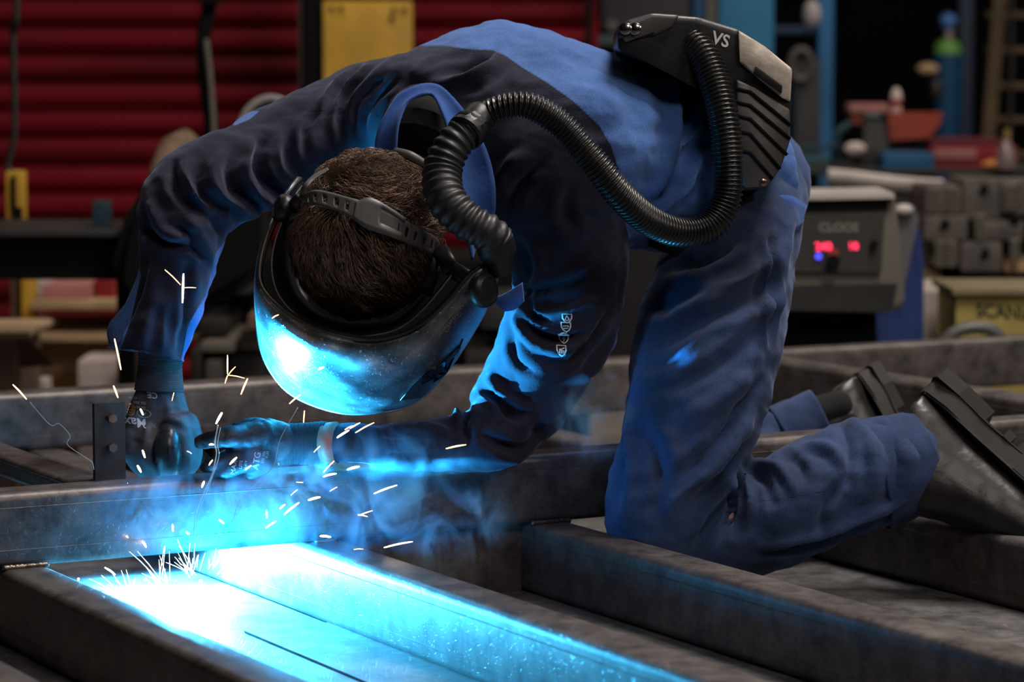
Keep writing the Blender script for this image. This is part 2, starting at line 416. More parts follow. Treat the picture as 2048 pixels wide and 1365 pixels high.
def knit(name, c, direction, period=.0021):
    """ribbed knit: ribs run round the cuff, banded along the given world direction"""
    m = plain(name, c, .85, var=.2, scale=90)
    N, L = m.node_tree.nodes, m.node_tree.links; B = N['Principled BSDF']
    tc = node(N, 'ShaderNodeTexCoord'); dp = node(N, 'ShaderNodeVectorMath', operation='DOT_PRODUCT'); L.new(tc.outputs['Object'], dp.inputs[0]); dp.inputs[1].default_value = Vector(direction).normalized() * (2 * math.pi / period)
    s = node(N, 'ShaderNodeMath', operation='SINE'); L.new(dp.outputs['Value'], s.inputs[0])
    b = node(N, 'ShaderNodeBump'); b.inputs['Strength'].default_value = .9; b.inputs['Distance'].default_value = .0008; L.new(s.outputs[0], b.inputs['Height']); L.new(b.outputs[0], B.inputs['Normal'])
    return m

M = {}
M['steel'] = scratched('mill_steel', (.15, .127, .12), .42, .5, .25)
M['plate'] = scratched('bench_plate', (.16, .15, .15), .5, .4, .3)
M['weld'] = plain('weld_bead', (.16, .13, .10), .3, .8, .4, 60, .6, 200)
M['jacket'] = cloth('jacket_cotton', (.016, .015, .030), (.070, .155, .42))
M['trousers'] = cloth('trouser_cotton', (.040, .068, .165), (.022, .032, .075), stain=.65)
M['collar'] = cloth('collar_cotton', (.03, .085, .30))
M['helmet'] = scratched('helmet_silver', (.18, .20, .22), .33, .8, 1.3)
M['black_plastic'] = plain('black_plastic', (.010, .010, .011), .42, 0, .2, 20, .15, 150)
M['rim'] = plain('rim_plastic', (.03, .024, .018), .4)
M['liner'] = plain('helmet_liner', (.003, .003, .003), .8, spec=.2)
M['strap'] = plain('strap_plastic', (.085, .08, .078), .45, 0, .15, 30)
M['rubber'] = plain('hose_rubber', (.022, .022, .024), .45, 0, .25, 25)
M['hose'] = plain('hose_black', (.014, .0135, .013), .3, 0, .25, 30, coat=.2)
M['hair'] = plain('hair', (.15, .08, .05), .34, 0, .5, 60, spec=.8)
M['hair_cap'] = plain('hair_cap', (.008, .004, .0025), .8)
M['skin'] = plain('skin', (.42, .17, .11), .5, 0, .1, 40)
M['shirt'] = plain('black_shirt', (.006, .006, .007), .9)
M['glove'] = plain('glove_nitrile', (.055, .05, .06), .65, 0, .3, 50, .25, 500)
M['glove_dark'] = plain('glove_palm', (.028, .027, .032), .5, 0, .3, 60, .3, 300)
M['print'] = plain('glove_print', (.6, .56, .55), .8)
M['print_orange'] = plain('glove_print_orange', (.45, .2, .08), .8)
M['white_print'] = plain('sleeve_print', (.75, .75, .75), .7)
M['leather'] = plain('boot_leather', (.016, .014, .014), .36, 0, .3, 20, .25, 90)
M['sole'] = plain('boot_sole', (.028, .022, .019), .65, 0, .25, 20, .3, 60)
M['pack'] = plain('pack_plastic', (.010, .010, .010), .4, 0, .25, 30, .2, 120)
M['pack_grey'] = plain('pack_grey', (.5, .43, .36), .6, 0, .2, 60, .25, 200)
M['pack_rib'] = plain('pack_rib', (.075, .066, .062), .5, 0, .2, 40, .2, 150)
M['brass'] = plain('brass', (.45, .28, .13), .3, .9)
M['chrome'] = plain('chrome', (.5, .5, .5), .2, 1)
M['copper'] = plain('copper_nozzle', (.5, .34, .22), .25, 1)
M['spark'] = glow('spark_glow', (1, .42, .16), 9)
M['spark_hot'] = glow('spark_white', (1, .75, .55), 14)
M['burst'] = glow('burst_glow', (.8, .95, 1), 6)
M['arc'] = glow('arc_glow', (.6, .85, 1), 60)
M['conc'] = plain('concrete', (.16, .14, .125), .6, 0, .2, 3, .1, 40)
M['wallm'] = plain('dark_wall', (.004, .003, .0035), .95, 0, .3, 2, spec=.1)
M['red'] = plain('shutter_red', (.14, .004, .010), .55, 0, .6, 1.1, stretch=(.35, 1, 7), spec=.1)
M['yellow'] = plain('yellow_paint', (.62, .34, .03), .55, 0, .3, 5)
M['black'] = plain('black_paint', (.004, .004, .004), .8, spec=.15)
M['wood'] = plain('pallet_wood', (.45, .30, .16), .8, 0, .25, 12, .2, 80, stretch=(1, 1, 5))
M['card'] = plain('cardboard', (.58, .40, .24), .85, 0, .15, 9)
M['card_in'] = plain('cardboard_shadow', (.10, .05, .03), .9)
M['blue_paint'] = plain('blue_paint', (.01, .11, .26), .5, 0, .15, 6)
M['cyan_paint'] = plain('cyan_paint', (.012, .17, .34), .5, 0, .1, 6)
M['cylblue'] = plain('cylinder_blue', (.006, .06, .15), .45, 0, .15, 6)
M['green'] = plain('shoulder_green', (.10, .28, .05), .5)
M['orange'] = plain('orange_paint', (.33, .045, .018), .6, 0, .2, 10)
M['pinkred'] = plain('faded_red', (.42, .17, .15), .7)
M['boxred'] = plain('case_red', (.25, .008, .014), .5)
M['labelw'] = plain('label_white', (.55, .45, .42), .7)
M['greyp'] = plain('grey_paint', (.15, .13, .105), .55, 0, .1, 8)
M['greyd'] = plain('grey_dark', (.022, .02, .018), .55, 0, .2, 8)
M['castiron'] = plain('die_iron', (.13, .11, .10), .5, .3, .35, 14, .2, 80)
M['bluedrum'] = plain('blue_drum', (.012, .035, .16), .6, 0, .2, 8)
M['white'] = plain('dirty_white', (.55, .5, .46), .6, 0, .15, 8)
M['led'] = glow('red_display', (1, .03, .09), 3.0)
M['ledb'] = glow('blue_lamp', (.08, .08, 1), 3.0)
M['wtext'] = plain('grey_lettering', (.25, .22, .19), .7)
M['btext'] = plain('black_lettering', (.012, .012, .008), .7)
M['ochre'] = plain('ochre_crate', (.36, .27, .07), .7, 0, .2, 9)
# ------------------------------------------------------------------ the hall
def structure(name, bm, mat, smooth=False, auto=None):
    o = bm_obj(name, bm, mat, None, smooth, auto); o['kind'] = 'structure'; return o
bm = bmesh.new(); box(bm, (0, 8, -.05), (24, 22, .1)); structure('floor', bm, M['conc'])
bm = bmesh.new(); box(bm, (0, 16.1, 3), (24, .2, 6)); structure('wall_back', bm, M['wallm'])
bm = bmesh.new(); box(bm, (-8, 8, 3), (.2, 16, 6)); structure('wall_left', bm, M['wallm'])
bm = bmesh.new(); box(bm, (8, 8, 3), (.2, 16, 6)); structure('wall_right', bm, M['wallm'])

# ------------------------------------------------------------------ welded frame on the bench plate
ZP, ZL, ZH = CAMZ - .76, CAMZ - .66, CAMZ - .56
def UV(u, v, z): return T2 * v + T1 * u + Vector((0, 0, z))
def rect_tube(name, a, b, w_, h, z, parent, r=.012, wall=.004):
    """rounded rectangular steel tube from a to b (u, v pairs on the tube's axis), z = underside"""
    A = UV(a[0], a[1], z); Bq = UV(b[0], b[1], z); D = (Bq - A).normalized(); S = D.cross(Vector((0, 0, 1))).normalized()
    prof = []
    for cx, cy, a0 in ((w_ / 2 - r, h - r, 0), (-w_ / 2 + r, h - r, 90), (-w_ / 2 + r, r, 180), (w_ / 2 - r, r, 270)):
        for k in range(6):
            t = math.radians(a0 + 90 * k / 5); prof.append((cx + r * math.cos(t), cy + r * math.sin(t)))
    inn = [(x * (1 - 2 * wall / w_), h / 2 + (y - h / 2) * (1 - 2 * wall / h)) for x, y in prof]
    bm = bmesh.new(); n = len(prof)
    def ring(c, p): return [bm.verts.new(c + S * x + Vector((0, 0, y))) for x, y in p]
    o0, o1, i0, i1 = ring(A, prof), ring(Bq, prof), ring(A, inn), ring(Bq, inn)
    for k in range(n):
        q = (k + 1) % n
        bm.faces.new((o0[k], o0[q], o1[q], o1[k])); bm.faces.new((i0[k], i1[k], i1[q], i0[q]))
        bm.faces.new((o0[k], i0[k], i0[q], o0[q])); bm.faces.new((o1[k], o1[q], i1[q], i1[k]))
    # rolled seam: a fine raised line along each broad side
    for sx in (-1, 1):
        for hy in (.24, .80):
            c = Vector((0, 0, h * hy)) + S * (sx * (w_ / 2 + .0001))
            tube(bm, [A + c, Bq + c], .0006, 5)
    return bm_obj(name, bm, M['steel'], parent, auto=35)
frame = empty('welded_structure', UV(-3.7, 2.2, ZP), 'dark rectangular steel tube frame being welded on the bench', 'metal frame')
W = .07
for v in (1.025, 1.281, 1.715, 2.075, 2.605):
    rect_tube('steel_tube', (-4.84, v), (-2.15, v), W, .1, ZP, frame)
rect_tube('steel_tube', (-3.715, .35), (-3.715, 4.6), W, .1, ZL, frame)
rect_tube('steel_tube', (-4.84, .2), (-4.84, 5.2), W, .1, ZL, frame)
rect_tube('steel_tube', (-4.80, 3.155), (-3.755, 3.155), W, .1, ZL, frame)
rect_tube('steel_tube', (-4.80, 1.40), (-3.755, 1.40), .06, .03, ZH - .03, frame, r=.008)
# weld beads where tube meets tube
def bead(a, b, r=.004):
    bm = bmesh.new(); a = Vector(a); b = Vector(b); n = max(4, int((b - a).length / .003))
    path = [a.lerp(b, k / n) for k in range(n + 1)]
    tube(bm, path, [r * (.75 + .35 * abs(math.sin(k * 1.9)) + random.uniform(-.1, .1)) for k in range(n + 1)], 10)
    bm_obj('weld_bead', bm, M['weld'], frame, True)
for v0 in (1.281, 2.075):
    bead(UV(-3.676, v0 - .032, ZL + .002), UV(-3.676, v0 + .032, ZL + .002))
bead(UV(-3.676, 1.70, ZL + .002), UV(-3.676, 1.735, ZL + .002), .003)
bead(UV(-3.676, 1.10, ZL + .002), UV(-3.676, 1.16, ZL + .002), .003)

fix = empty('fixture_plate', UV(-3.735, 1.44, ZH), 'dark upright steel plate with bolts standing behind the far glove', 'plate')
bm = bmesh.new(); q = [UV(-3.735, 1.402, ZH + .105), UV(-3.735, 1.402, ZH), UV(-3.735, 1.446, ZH), UV(-3.735, 1.446, ZH + .105)]
prism(bm, q, T1 * -.008); bm_obj('plate', bm, M['greyd'], fix)
for y in (838, 890):
    bm = bmesh.new(); c_ = UV(-3.735, 1.424, ZH + (.085 if y == 838 else .045)); cyl(bm, c_, c_ + T1 * .012, .0065, n=6); bm_obj('bolt', bm, M['chrome'], fix, auto=30)
bm = bmesh.new(); prism(bm, [UV(-3.70, 1.75, ZP), UV(-3.70, 2.04, ZP), UV(-3.70, 2.04, ZL), UV(-3.70, 1.75, ZL)], T1 * -.006); bm_obj('light_stop_plate', bm, M['steel'], frame)  # plate added to stop arc light passing under the cross tube
bench = empty('welding_bench', UV(-3.5, 2.2, 0), 'low welding bench with a flat grey steel top under the frame', 'bench')
bm = bmesh.new()
q = [UV(-5.0, .1, ZP), UV(-5.0, 5.3, ZP), UV(-2.0, 5.3, ZP), UV(-2.0, .1, ZP)]
prism(bm, q, (0, 0, -.02)); bm_obj('bench_top', bm, M['plate'], bench)
for u in (-4.9, -3.5, -2.1):
    for v in (.3, 2.6, 5.1):
        bm = bmesh.new(); box(bm, UV(u, v, (ZP - .02) / 2), (.08, .08, ZP - .02), Matrix.Rotation(math.radians(28.7), 3, 'Z'), .004); bm_obj('leg', bm, M['greyd'], bench, auto=35)
# narrow sheet joints on the bench top
bm = bmesh.new(); prism(bm, [UV(-3.6, 1.56, ZP + .0003), UV(-2.0, 1.56, ZP + .0003), UV(-2.0, 1.75, ZP + .0003), UV(-3.6, 1.75, ZP + .0003)], (0, 0, .003)); bm_obj('cover_plate', bm, M['plate'], bench)

# ------------------------------------------------------------------ the welder
person = empty('person', P(1400, 1080, 4.2), 'person kneeling on the frame, bent over in navy and blue workwear with black boots', 'person')
# body: one continuous figure inside the clothes
bm = bmesh.new()
HC = P(733, 470, 4.01)
def V3(*a): return Vector(a)
HF = V3(-.28, -.25, -.92).normalized(); HU = V3(-.1, -.95, .28); HU = (HU - HF * HU.dot(HF)).normalized(); HL = HU.cross(HF).normalized()
HR = Matrix((HL, -HF, HU)).transposed()          # local x = left, y = back, z = up
def H(x, f, u): return HC + HL * x + HF * f + HU * u
ball(bm, HC, 1, 32, (.079, .097, .095), HR)
ball(bm, H(0, .055, -.055), 1, 24, (.055, .045, .075), HR)           # face and jaw
ball(bm, H(0, .10, -.045), 1, 12, (.013, .018, .024), HR)            # nose
ball(bm, H(0, .075, -.115), 1, 12, (.025, .02, .018), HR)            # chin
for s in (-1, 1):
    ball(bm, H(s * .030, .092, -.012), 1, 12, (.02, .012, .008), HR)  # brow
ball(bm, H(0, .088, -.085), 1, 12, (.022, .012, .007), HR)
tube(bm, [H(0, -.03, -.06), H(.01, -.09, -.11), P(850, 265, 4.22), P(900, 265, 4.24)], [.055, .056, .058, .07], 20)
Wv = V3(-.55, .75, .35).normalized(); Sv = V3(.82, .56, -.06); Sv = (Sv - Wv * Sv.dot(Wv)).normalized(); Nv = Wv.cross(Sv).normalized()
if Nv.z < 0: Nv = -Nv
torso = [((830, 262, 4.18), .08, .075), ((900, 268, 4.19), .17, .105), ((1040, 272, 4.23), .20, .145), ((1180, 288, 4.29), .19, .135), ((1330, 315, 4.36), .175, .125), ((1440, 345, 4.40), .175, .13), ((1530, 385, 4.42), .15, .12)]
def tsecs(grow, sel):
    return [(P(*c), Wv * (a + grow), Nv * (b + grow)) for (c, a, b) in sel]
section_loft(bm, tsecs(-.03, torso[:6]), 32)
limb(bm, [(1085, 400, 4.18, 60), (1120, 560, 4.18, 62), (1060, 740, 4.19, 55), (1000, 880, 4.15, 48), (860, 893, 4.12, 38), (700, 890, 4.08, 32), (600, 890, 4.07, 30)], 6)
limb(bm, [(700, 250, 4.34, 62), (560, 300, 4.27, 60), (400, 385, 4.18, 52), (350, 520, 4.15, 42), (325, 650, 4.13, 36), (320, 740, 4.12, 32)], 6)
limb(bm, [(1490, 440, 4.28, 90), (1420, 650, 4.22, 105), (1370, 880, 4.17, 88), (1330, 1040, 4.15, 70), (1440, 1060, 4.15, 60), (1620, 990, 4.18, 60), (1790, 920, 4.22, 42)], 6)
limb(bm, [(1480, 430, 4.48, 85), (1430, 650, 4.56, 95), (1370, 860, 4.62, 80), (1350, 960, 4.66, 60), (1480, 930, 4.68, 45), (1590, 870, 4.71, 32)], 6)
body_me = fuse(bm, .007, 5)
body = link('body', body_me, M['skin'], person)
# ears, one closed mesh each, welded to the head's skin as children of the body
for s in (-1, 1):
    bm = bmesh.new(); c = H(s * .081, -.005, -.028)
    rr = HR @ Matrix.Rotation(s * .35, 3, 'Z')
    tube(bm, [c + rr @ Vector((s * .008 + s * .006 * math.sin(t), -.008 + .016 * math.cos(t) , .03 * math.sin(t))) for t in np.linspace(-1.9, 2.6, 16)], [.0045 + .002 * math.sin(k / 15 * 3.1) for k in range(16)], 8)
    ball(bm, c, 1, 14, (.008, .016, .027), rr)
    bm_obj('ear', bm, M['skin'], body, True)

# jacket
bm = bmesh.new()
section_loft(bm, tsecs(0, torso[:6]), 40)
# near shoulder and sleeve
limb(bm, [(1010, 330, 4.17, 120), (1105, 400, 4.18, 135), (1140, 480, 4.18, 120), (1130, 600, 4.185, 116), (1085, 720, 4.19, 106), (1030, 820, 4.185, 92), (985, 872, 4.15, 76), (900, 888, 4.13, 57), (790, 895, 4.085, 47), (700, 889, 4.05, 42), (668, 888, 4.035, 40)], 8, 28)
# far shoulder and sleeve
limb(bm, [(850, 215, 4.25, 110), (730, 235, 4.30, 108), (640, 268, 4.28, 100), (540, 318, 4.25, 97), (450, 358, 4.20, 96), (375, 405, 4.16, 92), (362, 460, 4.15, 86), (350, 540, 4.14, 74), (325, 620, 4.13, 76), (292, 700, 4.12, 86)], 8, 28)
# chest hanging below and the near flank
limb(bm, [(1000, 380, 4.22, 110), (1150, 380, 4.26, 110), (1300, 390, 4.30, 100), (1400, 400, 4.33, 80)], 8, 28)
me = fuse(bm, .0045, 7)
# the open neck: a hollow behind the collar
co = get_co(me); no = get_no(me); px = PXN(co)
sd = poly_sd(px, [(797, 212), (828, 186), (868, 186), (905, 232), (925, 285), (905, 330), (790, 330), (785, 260)])
toc = -(co - np.array([0, 0, CAMZ])); toc /= np.linalg.norm(toc, axis=1)[:, None]
front = ((no * toc).sum(1) > -.1) & (co[:, 1] < 4.3)
push = np.clip(sd / 14, 0, 1) * .07 * front
co = co - toc * lap(me, push, 2)[:, None]
# square cut cuff at the far wrist: flatten what lies under the hem line
px = PXN(co); a = np.array([205, 698.]); b_ = np.array([372, 728.]); d = b_ - a; nn = np.array([-d[1], d[0]]) / np.linalg.norm(d)
over = (px - a) @ nn; m = (over > 0) & (px[:, 0] < 460) & (px[:, 1] > 640)
up = np.array(P(0, 0, 4.12)) - np.array(P(0, 1, 4.12)); co[m] += up * over[m][:, None]
px = PXN(co); a = np.array([662, 845.]); over = (662 - px[:, 0]); m = (over > 0) & (px[:, 1] > 800)
rt = np.array(P(1, 0, 4.2)) - np.array(P(0, 0, 4.2)); co[m] += rt * over[m][:, None]
set_co(me, co)
JF = [
 # far sleeve
 ([(527, 268), (520, 325), (545, 375), (595, 400)], 9, -11), ([(560, 262), (556, 320), (585, 360)], 11, 5), ([(500, 285), (490, 335), (520, 395), (570, 425)], 11, 6),
 ([(470, 300), (458, 340), (480, 385), (540, 425)], 9, -9), ([(440, 300), (425, 350), (450, 400), (500, 430)], 11, 6), ([(610, 235), (590, 275), (600, 330)], 10, 4),
 ([(400, 320), (395, 360), (425, 405), (470, 425)], 9, -9), ([(345, 325), (350, 372), (380, 410), (430, 435), (440, 460)], 9, -11), ([(370, 320), (372, 355), (400, 395)], 10, 5),
 ([(300, 400), (315, 435), (345, 470), (390, 480)], 11, 8), ([(283, 455), (320, 480), (375, 492), (410, 520)], 8, -11), ([(352, 440), (375, 470), (405, 505)], 9, -10), ([(330, 425), (360, 445), (410, 455)], 9, 6),
 ([(375, 520), (372, 600), (362, 700)], 8, -4), ([(282, 530), (262, 600), (230, 680)], 10, -7), ([(310, 540), (300, 620), (280, 700)], 14, 4), ([(330, 600), (322, 700)], 10, 3), ([(258, 640), (235, 690)], 8, 4),
 ([(700, 130), (650, 190), (640, 240)], 8, 4), ([(745, 120), (690, 170), (665, 225), (668, 280)], 8, 5), ([(725, 128), (675, 178), (655, 230)], 6, -5), ([(770, 140), (715, 190), (700, 230), (705, 290)], 8, 5), ([(800, 160), (740, 215), (730, 280)], 7, -5),
 ([(640, 215), (610, 255), (612, 300)], 7, -5),
 # back and yoke
 ([(1010, 108), (975, 145), (900, 165), (872, 168)], 9, 7), ([(990, 100), (960, 135), (920, 150)], 8, -4), ([(1330, 130), (1350, 200), (1345, 300), (1300, 400)], 14, 6), ([(1355, 140), (1375, 210), (1370, 290)], 9, -7), ([(1385, 150), (1400, 210), (1395, 260)], 8, 7),
 ([(1410, 270), (1370, 330), (1330, 400)], 10, -9), ([(1400, 330), (1340, 400), (1290, 440)], 10, 8), ([(1380, 380), (1330, 425), (1290, 460)], 8, -7), ([(1100, 180), (1200, 210), (1300, 200)], 26, 3), ([(1200, 120), (1260, 180), (1280, 300)], 20, -3),
 ([(1060, 300), (1010, 340), (990, 400)], 14, 6), ([(1090, 320), (1040, 370), (1015, 440)], 10, -6), ([(1150, 370), (1130, 420), (1150, 470)], 14, -4),
 # near sleeve
 ([(1030, 480), (1050, 530), (1042, 590)], 13, -7), ([(985, 585), (1040, 583), (1105, 575), (1170, 560)], 7, -7), ([(1035, 600), (1070, 622), (1130, 618), (1180, 600)], 9, 6), ([(1050, 590), (1062, 625), (1090, 640)], 7, -8),
 ([(1040, 640), (1070, 668), (1120, 682), (1175, 665)], 7, -9), ([(1030, 620), (1042, 655), (1080, 690)], 9, 6), ([(1020, 660), (1035, 720), (1075, 745)], 8, -5), ([(1060, 690), (1130, 700), (1190, 660)], 10, 5),
 ([(1120, 520), (1165, 500), (1185, 480)], 8, -4), ([(1090, 560), (1150, 540), (1190, 520)], 9, 4), ([(1215, 620), (1180, 680), (1130, 730)], 7, -6), ([(1230, 660), (1200, 720), (1150, 775)], 9, 5),
 ([(955, 775), (990, 790), (1030, 830)], 9, -9), ([(975, 745), (1010, 800), (1070, 820)], 9, 7), ([(935, 800), (930, 850), (940, 890)], 8, -8), ([(915, 800), (918, 850)], 8, 6), ([(1015, 860), (1090, 830), (1140, 780)], 12, 6), ([(960, 870), (1030, 900), (1080, 880)], 10, -7),
 ([(900, 870), (860, 860), (820, 875)], 9, 5), ([(880, 905), (800, 912), (740, 905)], 8, -4), ([(850, 872), (790, 868), (740, 875)], 7, -4), ([(700, 860), (720, 890), (712, 925)], 7, 3), ([(760, 860), (775, 895), (765, 925)], 8, 3),
]
folds(me, JF, 2.0)
crinkle(me, .008, 9, (1, 1, 1.3), 1, 3); crinkle(me, .0035, 26, (1, 1, 1.6), 1, 5)
relax(me, 1, .5)
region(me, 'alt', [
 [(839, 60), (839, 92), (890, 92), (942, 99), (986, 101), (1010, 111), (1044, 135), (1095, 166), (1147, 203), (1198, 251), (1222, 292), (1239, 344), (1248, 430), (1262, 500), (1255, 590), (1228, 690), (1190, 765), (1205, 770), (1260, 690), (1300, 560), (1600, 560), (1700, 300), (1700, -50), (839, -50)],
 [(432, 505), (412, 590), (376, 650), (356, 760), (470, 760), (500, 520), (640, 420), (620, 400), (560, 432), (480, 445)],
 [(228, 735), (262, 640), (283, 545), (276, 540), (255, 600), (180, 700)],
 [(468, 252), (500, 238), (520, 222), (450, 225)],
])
seams(me, [[(839, 92), (890, 92), (942, 99), (986, 101), (1010, 111), (1044, 135), (1095, 166), (1147, 203), (1198, 251), (1222, 292), (1239, 344), (1248, 430)],
 [(839, 98), (890, 98), (942, 105), (984, 107), (1005, 117), (1040, 141), (1090, 172), (1142, 209), (1192, 257), (1215, 296), (1232, 346)],
 [(615, 225), (660, 222), (700, 218), (740, 224), (775, 240)], [(990, 345), (1050, 365), (1100, 420), (1150, 470), (1200, 455), (1252, 430)],
 [(900, 165), (950, 158), (985, 140), (1005, 112)], [(432, 505), (412, 590), (376, 650), (356, 728)], [(210, 685), (290, 698), (375, 716)], [(1330, 380), (1400, 358), (1420, 352)], [(688, 846), (690, 935)], [(1262, 500), (1255, 590), (1228, 690)]])
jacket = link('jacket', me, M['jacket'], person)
# trousers
bm = bmesh.new()
section_loft(bm, [(P(1400, 345, 4.40), Wv * .16, Nv * .12), (P(1450, 370, 4.41), Wv * .155, Nv * .125), (P(1480, 395, 4.42), Wv * .14, Nv * .11)], 36)
limb(bm, [(1520, 390, 4.33, 100), (1485, 470, 4.27, 122), (1440, 600, 4.23, 142), (1408, 740, 4.20, 146), (1375, 860, 4.18, 137), (1345, 970, 4.16, 132), (1325, 1050, 4.15, 122), (1335, 1090, 4.15, 100)], 8, 32)
limb(bm, [(1345, 1070, 4.15, 95), (1440, 1080, 4.15, 90), (1520, 1040, 4.16, 108), (1620, 990, 4.18, 114), (1710, 955, 4.20, 110), (1780, 930, 4.21, 103), (1826, 925, 4.22, 92)], 8, 32)
limb(bm, [(1490, 420, 4.50, 100), (1440, 650, 4.55, 115), (1390, 850, 4.62, 105), (1370, 960, 4.66, 85), (1480, 920, 4.69, 62), (1550, 872, 4.71, 54), (1608, 842, 4.72, 46)], 8, 28)
limb(bm, [(1560, 300, 4.46, 42), (1590, 350, 4.42, 38), (1580, 430, 4.38, 34), (1560, 560, 4.34, 30)], 8, 20)
me = fuse(bm, .005, 9)
co = get_co(me); px = PXN(co)
# hollow cuff end of the near leg
m = (px[:, 0] > 1800) & (px[:, 1] > 780); over = px[:, 0] - (1885 + 14 * np.cos((px[:, 1] - 930) / 40)); mm = m & (over > 0) & False
rt = np.array(P(1, 0, 4.2)) - np.array(P(0, 0, 4.2)); co[mm] -= rt * over[mm][:, None]; set_co(me, co)
TF = [
 ([(1560, 560), (1500, 600), (1400, 640), (1320, 690)], 16, -9), ([(1540, 640), (1470, 700), (1380, 760), (1290, 790)], 14, -6), ([(1530, 700), (1450, 790), (1360, 850)], 18, 6), ([(1520, 760), (1440, 870), (1340, 960)], 10, -6),
 ([(1500, 830), (1430, 930), (1330, 1020)], 12, 6), ([(1480, 880), (1440, 960), (1380, 1030)], 8, -7), ([(1465, 930), (1440, 1000), (1395, 1070)], 9, 8), ([(1470, 960), (1462, 1020), (1440, 1080)], 6, -13), ([(1455, 985), (1420, 1040), (1395, 1085)], 7, -9),
 ([(1480, 940), (1500, 990), (1492, 1040)], 9, 8), ([(1495, 935), (1530, 960), (1545, 1010)], 8, -7), ([(1510, 925), (1560, 940), (1590, 990)], 9, 6), ([(1560, 900), (1600, 930), (1612, 970)], 9, -6), ([(1600, 890), (1660, 900), (1690, 940)], 10, 6), ([(1680, 850), (1700, 900), (1690, 960)], 10, -7), ([(1700, 840), (1740, 880), (1745, 960)], 12, 6),
 ([(1690, 960), (1650, 1010), (1640, 1060)], 9, -5), ([(1760, 860), (1790, 920), (1770, 990)], 14, -4), ([(1840, 1000), (1750, 1040), (1650, 1085), (1520, 1110)], 6, -8), ([(1840, 985), (1750, 1022), (1650, 1065), (1520, 1095)], 9, 5),
 ([(1285, 620), (1350, 600), (1430, 560)], 20, -6), ([(1250, 820), (1262, 950), (1250, 1050)], 12, 4), ([(1280, 830), (1320, 940), (1300, 1060)], 20, -4), ([(1530, 470), (1535, 560), (1528, 680)], 8, 5), ([(1545, 480), (1548, 580), (1540, 690)], 6, -5),
 ([(1500, 420), (1440, 450), (1380, 500)], 14, 7), ([(1490, 460), (1430, 510), (1340, 545)], 12, -8), ([(1560, 500), (1480, 560), (1400, 575)], 14, 5), ([(1590, 420), (1570, 520), (1550, 640)], 12, 4),
 ([(1530, 810), (1560, 830), (1575, 860)], 6, -5), ([(1560, 812), (1590, 830), (1600, 858)], 7, 5), ([(1600, 805), (1625, 830)], 6, -4),
]
folds(me, TF, 2.2); crinkle(me, .009, 8, (1, 1, 1.2), 1, 9); crinkle(me, .003, 24, (1, 1, 1.6), 1, 2); relax(me, 1)
region(me, 'alt', [[(1380, 400), (1500, 385), (1545, 400), (1562, 470), (1545, 560), (1530, 700), (1490, 600), (1300, 700), (1200, 760), (1150, 500)]]); a_ = me.attributes['alt']; v_ = np.empty(len(me.vertices), np.float32); a_.data.foreach_get('value', v_); a_.data.foreach_set('value', v_ / 45)  # upper front panel darker, its shade put into the cloth colour
seams(me, [[(1548, 470), (1530, 560), (1520, 690), (1500, 760), (1470, 880), (1430, 990)], [(1556, 470), (1538, 560), (1528, 690)], [(1640, 1090), (1700, 1065), (1780, 1035), (1850, 1000)], [(1300, 1075), (1370, 1070), (1430, 1055)], [(1480, 1005), (1560, 1000), (1650, 985)], [(1270, 580), (1330, 590), (1380, 560), (1400, 520)], [(1862, 850), (1890, 900), (1892, 960), (1870, 1000)]])
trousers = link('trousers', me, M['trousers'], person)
for pts, rr in (([(1745, 950, 4.205), (1800, 934, 4.21), (1846, 914, 4.22)], (112, 107, 97)), ([(1560, 868, 4.71), (1600, 848, 4.715), (1640, 828, 4.72)], (57, 53, 48))):
    bm = bmesh.new(); c = catmull([p + (r,) for p, r in zip(pts, rr)], 10)
    tube(bm, [P(*q[:3]) for q in c], [q[3] * q[2] / FPX for q in c], 48, flat=.92, cap=False)
    q_ = bpy.data.meshes.new('hem'); bm.to_mesh(q_); bm.free(); crinkle(q_, .006, 16); q_ = bake(q_, [('SOLIDIFY', dict(thickness=.003, offset=0))])
    attr(q_, 'seam', np.full(len(q_.vertices), 20.)); attr(q_, 'alt', np.full(len(q_.vertices), -9.))
    link('hem', q_, M['trousers'], trousers)
S_cl = Surf([jacket, trousers])

# collar: folded blue band standing round the open neck
def on(px_, py_, lift, fb=4.1):
    p, n, _ = S_cl.hit(px_, py_, fb); o = Vector((0, 0, CAMZ)); d = (p - o).normalized(); return p - d * lift
oe = [(750, 318), (752, 275), (768, 232), (800, 186), (845, 168), (880, 172), (912, 200), (945, 245), (975, 305), (990, 370), (990, 430), (975, 490)]
ie = [(792, 322), (793, 275), (799, 240), (815, 205), (848, 187), (868, 192), (888, 235), (902, 290), (915, 350), (925, 410), (935, 470), (945, 520)]
dep_o = [.012, .012, .014, .018, .02, .018, .014, .012, .012, .012, .012, .012]
e0 = []; e1 = []
for i, (a, b) in enumerate(oe):
    q = on(a, b, .010); lim = (4.045, 4.04, 4.045, 4.06, 4.08, 4.09, 4.07, 4.05, 4.04, 4.03, 4.03, 4.03)[i]
    e0.append(P(a, b, min(q.y, lim)))
for i, (a, b) in enumerate(ie):
    q = e0[i]; e1.append(P(a, b, q.y - (.012 if i < 4 else .03 if i < 7 else .022)))
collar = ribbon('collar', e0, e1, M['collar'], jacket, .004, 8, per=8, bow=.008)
attr(collar.data, 'seam', np.full(len(collar.data.vertices), 20.))
